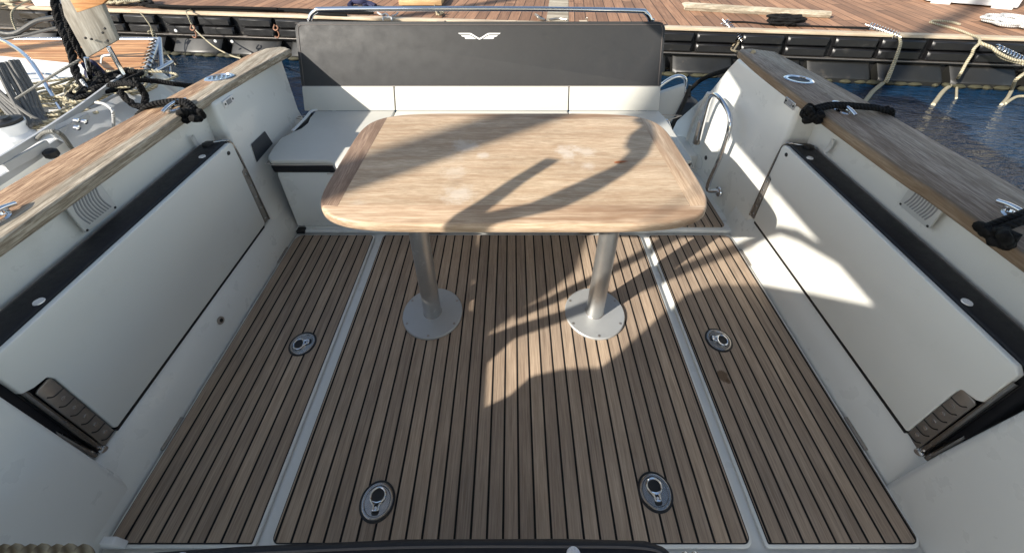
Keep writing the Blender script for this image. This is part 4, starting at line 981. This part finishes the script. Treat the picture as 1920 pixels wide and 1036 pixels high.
mk('rail_screws', disc((-2.378,1.22,NZ+.06), (1,0,0), .012, .004, 10, bm=disc((-2.378,1.27,NZ+.06), (1,0,0), .012, .004, 10)), 'rubber', tr_)
b = disc((-2.40,1.98,NZ+.06), (1,0,0), .016, .02, 10); disc((-2.42,2.05,NZ+.06), (1,0,0), .016, .02, 10, bm=b); disc((-2.41,2.01,NZ+.09), (1,0,0), .014, .02, 10, bm=b)
mk('shackle_block', b, 'chrome', tr_)
# side skirt: hull side sheeting with soft folds aft
b = bmesh.new(); rows = []
for i in range(13):
    t_ = i/12; y = 1.9+1.0*t_; x = -2.47+.10*t_-.25*t_**3
    rows.append([b.verts.new((x+.10*k+.012*math.sin(i*2.1+k), y+.06*k-.02*math.cos(i*1.7), NZ+.10-.22*k-.05*t_)) for k in range(4)])
for A_, B_ in zip(rows, rows[1:]):
    for k in range(3): b.faces.new((A_[k], A_[k+1], B_[k+1], B_[k]))
bmesh.ops.solidify(b, geom=b.faces[:], thickness=.012)
mk('canvas_skirt', b, 'hullw', nb)
# coach roof steps near
b = box(-5.0, -3.15, -3.0, 1.75, NZ+.001, NZ+.10, .04, 4); box(-5.0, -3.35, -3.0, 1.62, NZ+.101, NZ+.20, .04, 4, bm=b); box(-5.0, -3.55, -3.0, 1.50, NZ+.201, NZ+.30, .04, 4, bm=b)
mk('coach_roof', b, 'hullw', nb)
# winch
wc = (-2.707, 1.944, 0.380)
w_ = mk('winch', lathe([(.075,0),(.078,.03),(.060,.05),(.058,.08),(.070,.10),(.072,.112)], (wc[0],wc[1],NZ), 28), 'hullw', nb)
mk('winch_top', lathe([(.066,.1125),(.066,.128),(.03,.132),(.025,.145)], (wc[0],wc[1],NZ), 28), 'rubber', w_)
# genoa block near toe rail
wc = (-2.375, 1.780, 0.380)
w_ = mk('deck_block', lathe([(.022,0),(.030,.01),(.030,.035),(.018,.045)], (wc[0],wc[1],NZ), 20), 'rubber', nb)
b = bmesh.new()
for px_ in ((-2.703, 1.968, 0.400), (-2.720, 2.395, 0.400)): pass
for (a, c) in (((-3.6,2.75),(-3.3,2.82)), ((-3.75,2.35),(-3.5,2.5))):
    tube([(a[0],a[1],NZ+.01),(a[0]+.05,a[1]+.02,NZ+.045),(c[0]-.05,c[1]-.02,NZ+.045),(c[0],c[1],NZ+.01)], .010, 8, bm=b)
mk('deck_cleat', b, 'chrome', nb)
# mast, shrouds and boom
mk('mast', tube([(-4.60,-1.72,NZ),(-4.60,-1.72,12.)], .085, 16, sub=1), 'hullw', nb)
mk('shroud', tube([(-2.55,-1.5,NZ),(-4.5,-1.7,10.)], .005, 6, sub=1), 'chrome', nb)
# added unseen blocker on a pole, outline traced from the floor shade
cp_ = [(.245,.695),(.262,.80),(.275,.93),(.31,1.02),(.50,1.09),(.62,1.06),(.80,.98),(1.05,.86),(1.05,.695)]
mk('sun_blocker', prism([(-2.52, y-.938, z+.945) for y, z in cp_], (.03, 0, 0), .006, 2), 'hullw', nb)
mk('sun_blocker_pole', tube([(-2.505,-.30,NZ),(-2.505,-.30,1.80)], .016, 8, sub=1), 'chrome', nb)  # added prop for the unseen blocker
# pushpit tubes carrying the plank and its ropes
b = tube([(-2.789, 2.620, 0.569), (-2.845, 2.600, 0.384), (-2.864, 2.550, 0.229)], .014, 10); tube([(-2.645, 2.660, 0.627), (-2.646, 2.660, 0.504), (-2.624, 2.640, 0.375)], .014, 10, bm=b)
tube([(-3.758, 3.000, 0.578), (-3.571, 2.900, 0.563), (-3.269, 2.700, 0.526), (-2.914, 2.400, 0.416), (-2.624, 2.150, 0.287), (-2.426, 2.000, 0.267)], .012, 8, bm=b)
mk('pushpit_tube', b, 'chrome', nb)
b = tube([(-3.850, 3.100, 0.595), (-3.715, 3.100, 0.587), (-3.499, 3.100, 0.673), (-3.291, 3.050, 0.712)], .018, 8)
tube([(-3.892, 3.100, 0.535), (-3.692, 3.100, 0.563), (-3.449, 3.050, 0.617), (-3.270, 3.000, 0.654)], .012, 8, bm=b)
mk('black_rail', b, 'rubber', nb)
# grey plank with orange board on it
bp = thing('gangway_board', (-2.680, 2.620, 0.735), 'upright grey wooden board held by steel tubes above the neighbouring deck', 'board')
P = [(-2.731, 2.620, 0.939), (-2.771, 2.620, 0.833), (-2.766, 2.600, 0.573), (-2.563, 2.660, 0.669), (-2.550, 2.680, 0.926)]
b = prism(P, (0,.028,0), .004, 2); mk('plank', b, 'greyboard', bp)
b = bmesh.new()
for p in ((-2.704, 2.612, 0.701), (-2.673, 2.614, 0.693), (-2.592, 2.628, 0.729), (-2.566, 2.630, 0.755), (-2.596, 2.634, 0.677)): disc((p[0], p[1]-.004, p[2]), (0,-1,0), .008, .008, 10, bm=b)
mk('plank_screws', b, 'rubber', bp)
b = prism([(-2.626, 2.570, 0.952), (-2.629, 2.570, 0.864), (-2.447, 2.570, 0.913), (-2.383, 2.570, 0.952)], (0,.03,0), .004, 2); mk('cross_board', b, 'orange', bp)

# teak boarding platform with blue alloy frame
tp = thing('boarding_platform', (-3.8, 3.4, .30), 'varnished teak boarding platform in an alloy frame between the neighbouring boat and the dock', 'platform')
A0, A1, A2, A3 = Vector((-2.79,2.94,.30)), Vector((-3.33,3.80,.30)), Vector((-6.0,3.80,.30)), Vector((-6.0,2.94,.30))
nb_ = 7
for i in range(nb_):
    t0, t1 = i/nb_+.006, (i+1)/nb_-.006
    p = [A0.lerp(A1, t0), A0.lerp(A1, t1), A3.lerp(A2, t1), A3.lerp(A2, t0)]
    mk('slat', prism([tuple(q) for q in p], (0,0,.022), .003, 1), 'orange', tp)
b = tube([tuple(A0+Vector((.03,-.02,.01))), tuple(A1+Vector((.03,.03,.01)))], .022, 10, sub=1)
tube([tuple(A1+Vector((.03,.03,.01))), tuple(A2+Vector((0,.03,.01)))], .022, 10, sub=1, bm=b)
mk('frame_tube', b, 'alublue', tp)
b = tube([tuple(A1+Vector((.05,.02,.02))), (-2.761, 3.050, 0.218)], .020, 10, sub=1)
tube([(-2.796, 2.950, 0.294), (-2.852, 3.300, 0.273), (-2.870, 3.350, 0.269)], .018, 10, sub=1, bm=b); tube([(-3.147, 3.500, 0.218), (-3.000, 3.450, 0.237), (-2.881, 3.350, 0.264)], .016, 10, sub=1, bm=b)
tube([(-2.856, 3.300, 0.264), (-2.683, 3.000, 0.177)], .010, 8, sub=1, bm=b)
mk('strut', b, 'alublue', tp)
b = bmesh.new()
for i in range(9):
    p = A0.lerp(A1, (i+.5)/9); disc((p.x-.02, p.y, p.z+.022), (0,0,1), .010, .004, 8, bm=b)
    tube([(p.x-.005,p.y,p.z+.026),(p.x+.035,p.y,p.z+.036),(p.x+.055,p.y,p.z+.0)], .009, 6, bm=b)
mk('lashing', b, 'rubber', tp)
b = tube([(-3.105, 3.000, 0.393), (-3.068, 3.000, 0.442), (-3.013, 3.000, 0.455), (-2.974, 3.000, 0.455)], .008, 8)
mk('step_hoop', b, 'chrome', tp)

# ropes on the neighbour
random.seed(5)
def braid(pts, r, name, mat, lab, grp=None, loc=None):
    P = smoothpts(pts, 10); b = bmesh.new()
    for ph in (0, 2.09, 4.19):
        Q = []; L = 0
        for i, p in enumerate(P):
            if i: L += (P[i]-P[i-1]).length
            a = ph+L*34
            t = (P[min(i+1, len(P)-1)]-P[max(i-1, 0)]).normalized(); s_ = t.orthogonal().normalized(); u_ = t.cross(s_)
            Q.append(p+s_*math.cos(a)*r*.55+u_*math.sin(a)*r*.55)
        tube(Q, r*.62, 7, sub=1, bm=b)
    return tag(mk(name, b, mat, loc=tuple(P[0])), lab, 'rope', grp)
bg = 'thick black braided ropes on the neighbouring boat'
braid([(-3.163, 3.000, 0.864), (-3.150, 2.950, 0.785), (-3.130, 2.900, 0.708), (-3.039, 2.800, 0.639), (-2.961, 2.700, 0.552), (-2.896, 2.600, 0.478), (-2.788, 2.500, 0.408), (-2.757, 2.450, 0.318), (-2.725, 2.400, 0.277)], .022, 'braided_rope', 'ropek', 'black braided rope hanging left of the grey board down to the deck', bg)
braid([(-3.031, 2.900, 0.831), (-2.965, 2.800, 0.735), (-2.945, 2.750, 0.608), (-2.885, 2.700, 0.504), (-2.765, 2.620, 0.452), (-2.715, 2.600, 0.403), (-2.752, 2.600, 0.337), (-2.836, 2.600, 0.286)], .019, 'braided_rope', 'ropek', 'black braided rope passing behind the grey board and curling on deck', bg)
braid([(-2.540, 2.423, 0.460), (-2.435, 2.410, 0.480), (-2.322, 2.362, 0.500), (-2.285, 2.352, 0.480), (-2.283, 2.351, 0.420), (-2.265, 2.291, 0.380), (-2.320, 2.299, 0.380), (-2.385, 2.333, 0.400), (-2.443, 2.371, 0.440)], .018, 'braided_rope', 'ropek', 'black braided rope loop hanging over the white side of the neighbouring boat', bg)
b = tube([(-2.360, 2.413, 0.500), (-2.303, 2.491, 0.460), (-2.213, 2.534, 0.420), (-2.152, 2.629, 0.360)], .016, 8)
item('black_edging_rope', b, 'ropek', 'straight black rope along the stern of the neighbouring boat', 'rope', (-2.360, 2.413, 0.500))
c0 = (-2.711, 2.539, 0.380); b = bmesh.new()
for k in range(3): coil((c0[0]+.06+random.uniform(-.05,.05), c0[1]+random.uniform(-.06,.06), NZ+.01+.02*k), .11, .14, .016, 3, .4, .03, bm=b)
item('black_rope_heap', b, 'ropek', 'heap of black rope on the neighbouring deck beside the toe rail', 'rope', c0)
for j, (cx_, cy_, rx, ry, k) in enumerate(((118,180,.30,.26,7),(122,210,.30,.24,8))):
    pass
c0 = (-2.848, 2.386, 0.360); b = bmesh.new()
coil((c0[0], c0[1], NZ), .36, .40, .0085, 7, .35, .05, bm=b); coil((c0[0]+.12, c0[1]+.20, NZ+.02), .30, .26, .0085, 5, .4, .05, bm=b); coil((c0[0]-.05, c0[1]-.18, NZ+.01), .34, .20, .0085, 5, .3, .04, bm=b)
item('rope_coil', b, 'ropec', 'big loose coil of pale cream rope on the neighbouring deck', 'rope', c0)
b = bmesh.new()
for k in range(7):
    tube([(x+.0075*k*wx+random.uniform(-.008,.008), y+.012*k, z-.006*k*wz+random.uniform(-.006,.006)) for (x, y, z), wx, wz in (((-2.997, 2.300, 0.645),1,0), ((-2.908, 2.200, 0.539),1.4,1), ((-2.806, 2.100, 0.454),1.1,1), ((-2.674, 2.000, 0.416),.6,.6), ((-2.698, 1.990, 0.401),.1,-.6), ((-2.848, 2.080, 0.434),-.6,-1.2), ((-3.023, 2.200, 0.490),-1.2,-1.2))], .010, 8, bm=b)
item('hanging_coil', b, 'greyline', 'grey rope coil hanging in long loops at the left border', 'rope', (-3.067, 2.300, 0.372))
b = tube([(-2.783, 2.500, 0.464), (-2.720, 2.450, 0.405), (-2.712, 2.420, 0.351), (-2.735, 2.400, 0.277)], .010, 8)
tube([(-2.465, 2.218, 0.440), (-2.352, 2.155, 0.460), (-2.248, 2.080, 0.460), (-2.282, 2.092, 0.400), (-2.402, 2.173, 0.300)], .008, 8, bm=b)
item('white_strap', b, 'ropew', 'white cord tied round the toe rail above the blue cloth', 'rope', (-2.352, 2.155, 0.460))
b = tube([(-2.821, 2.142, 0.500), (-2.592, 2.097, 0.600), (-2.357, 2.036, 0.700), (-2.253, 2.079, 0.750)], .007, 6); tube([(-2.452, 1.820, 0.420), (-2.294, 1.757, 0.500), (-2.214, 1.746, 0.500), (-2.410, 1.907, 0.300)], .010, 8, bm=b)
item('thin_sheet', b, 'ropeg', 'thin grey sheet running across the neighbouring deck', 'rope', (-2.592, 2.097, 0.600))
c0 = Vector((-2.496, 2.344, 0.260))
b = bmesh.new(); bmesh.ops.create_icosphere(b, subdivisions=4, radius=1.)
for v in b.verts:
    n = math.sin(v.co.x*5+v.co.z*7)*.10+math.sin(v.co.y*9+v.co.x*4)*.07+math.sin(v.co.z*13)*.05
    v.co = Vector((v.co.x*.05*(1+n), v.co.y*.14*(1+n), v.co.z*.10*(1+n)))
xform(b, Matrix.Translation(c0))
item('blue_fender_cover', b, 'blue', 'crumpled blue cloth fender cover hanging beside the left capping', 'fender', tuple(c0))
c0 = Vector((-2.879, 2.700, 0.420)); b = bmesh.new(); bmesh.ops.create_icosphere(b, subdivisions=4, radius=1.)
for v in b.verts:
    n = math.sin(v.co.x*6+v.co.z*5)*.14+math.sin(v.co.y*9)*.1
    v.co = Vector((v.co.x*.045*(1+n), v.co.y*.05*(1+n), v.co.z*.10*(1+n)))
xform(b, Matrix.Translation(c0)); item('navy_bundle', b, 'navy', 'dark blue cloth bundle tied below the grey board', 'bundle', tuple(c0))

# two more masts of yachts lying out of the picture, their shadows cross the dock
def yacht(x, y, h, lab):
    t = thing('moored_yacht', (x, y, -.45), lab, 'yacht', 'yachts moored out of the picture')
    b = bmesh.new(); secs = []
    for k, (yy, w, zk) in enumerate(((-5,.05,.75),(-3,.75,.6),(0,1.1,.5),(3,1.0,.5),(4,.85,.5))):
        secs.append([b.verts.new((x+w*c_, y+yy, z)) for c_, z in ((-1,zk),(-.96,.0),(-.5,-.8),(.5,-.8),(.96,.0),(1,zk))])
    for A_, B_ in zip(secs, secs[1:]):
        for i in range(6): b.faces.new((A_[i], A_[(i+1) % 6], B_[(i+1) % 6], B_[i]))
    b.faces.new(secs[0][::-1]); b.faces.new(secs[-1])
    mk('hull', b, 'hullw', t)
    mk('mast', tube([(x, y, .3), (x, y, h)], .10, 14, sub=1), 'hullw', t)
q = Vector((4.968, 4.958, 0.090))
yacht(q.x-.82*15, q.y-.57*15, 15., 'white yacht with a tall mast moored far to the left, out of view')
q = Vector((-0.236, 6.374, 0.090))
yacht(q.x-.82*13, q.y-.57*13, 13., 'white yacht with a shorter mast moored to the left, out of view')

# countable bits become parts of their own
def split_loose(o, name):
    me = o.data; n = len(me.vertices); par = list(range(n))
    def find(a):
        while par[a] != a: par[a] = par[par[a]]; a = par[a]
        return a
    for e in me.edges:
        a, b_ = find(e.vertices[0]), find(e.vertices[1])
        if a != b_: par[a] = b_
    roots = {}
    for p in me.polygons: roots.setdefault(find(p.vertices[0]), []).append(p)
    for r, polys in roots.items():
        idx = {}; vs = []; fs = []
        for p in polys:
            f = []
            for vi in p.vertices:
                if vi not in idx: idx[vi] = len(vs); vs.append(me.vertices[vi].co.copy())
                f.append(idx[vi])
            fs.append(f)
        m2 = bpy.data.meshes.new(name); m2.from_pydata(vs, [], fs); m2.materials.append(me.materials[0])
        for p in m2.polygons: p.use_smooth = True
        try: m2.set_sharp_from_angle(angle=R(38))
        except Exception: pass
        q = bpy.data.objects.new(name, m2); col.objects.link(q); q.parent = o.parent; q.matrix_local = o.matrix_local.copy()
    bpy.data.objects.remove(o)
for a_, c_ in (('liner_step','liner_ledge'),('socket_screw','socket_screw'),('vent_screws','vent_screw'),('tread_slats','tread_slat'),('speaker_ribs','speaker_rib'),
               ('plate_screws','plate_screw'),('hinge_bolts','hinge_bolt'),('edge_plates','edge_plate'),('bolt_caps','bolt_cap'),('plank_screws','plank_screw'),
               ('rail_screws','rail_screw'),('foot','foot'),('door_panel','door_slat'),('lashing','lashing'),('coach_roof','coach_roof'),('mooring_ring','mooring_link'),
               ('cleat_post','cleat_post'),('deck_cleat','deck_cleat'),('holder_bars','holder_bar'),('hinge_grooves','hinge_groove'),('pushpit_tube','pushpit_tube'),('black_rail','black_rail'),('strut','strut'),('frame_tube','frame_tube'),('wing_emblem','emblem_feather'),('vent_slots','vent_slot'),('shackle_block','shackle_block')):
    for o in [q for q in bpy.data.objects if q.type == 'MESH' and q.name.split('.')[0] == a_ and q.parent]: split_loose(o, c_)

# ================================================================ LIGHT, SKY, CAMERA
SD = Vector((.82, .57, -.574)).normalized()
sun = bpy.data.lights.new('sun', 'SUN'); sun.energy = SUNE; sun.angle = R(.53); sun.color = (1., .93, .82)
so = bpy.data.objects.new('sun', sun); col.objects.link(so); so.rotation_euler = (-SD).to_track_quat('Z', 'Y').to_euler(); so.location = (-20,-14,18)
w = bpy.data.worlds.new('World'); scene.world = w; w.use_nodes = True; nt = w.node_tree
sk = nt.nodes.new('ShaderNodeTexSky'); sk.sky_type = 'NISHITA'; sk.sun_disc = False
sk.sun_elevation = math.asin(-SD.z); sk.sun_rotation = math.atan2(-SD.x, -SD.y)
sk.dust_density = .6; sk.ozone_density = 1.2
bg = nt.nodes['Background']; tint = mixc(nt, 1., sk.outputs[0], (1.10, 1.0, .88), 'MULTIPLY'); nt.links.new(tint, bg.inputs[0]); bg.inputs[1].default_value = SKYE

cam = bpy.data.cameras.new('camera'); cam.sensor_width = 36; cam.lens = 768/1920*36; cam.shift_y = -202/1920
cam.clip_start = .02; cam.clip_end = 1000
co = bpy.data.objects.new('camera', cam); col.objects.link(co)
co.location = (0, 0, 1.5); co.rotation_euler = (math.pi/2-math.atan2(532, 768), 0, 0)
scene.camera = co
scene.render.engine = 'CYCLES'
scene.view_settings.view_transform = 'Standard'; scene.view_settings.look = 'None'
scene.view_settings.exposure = EXPO; scene.view_settings.gamma = 1
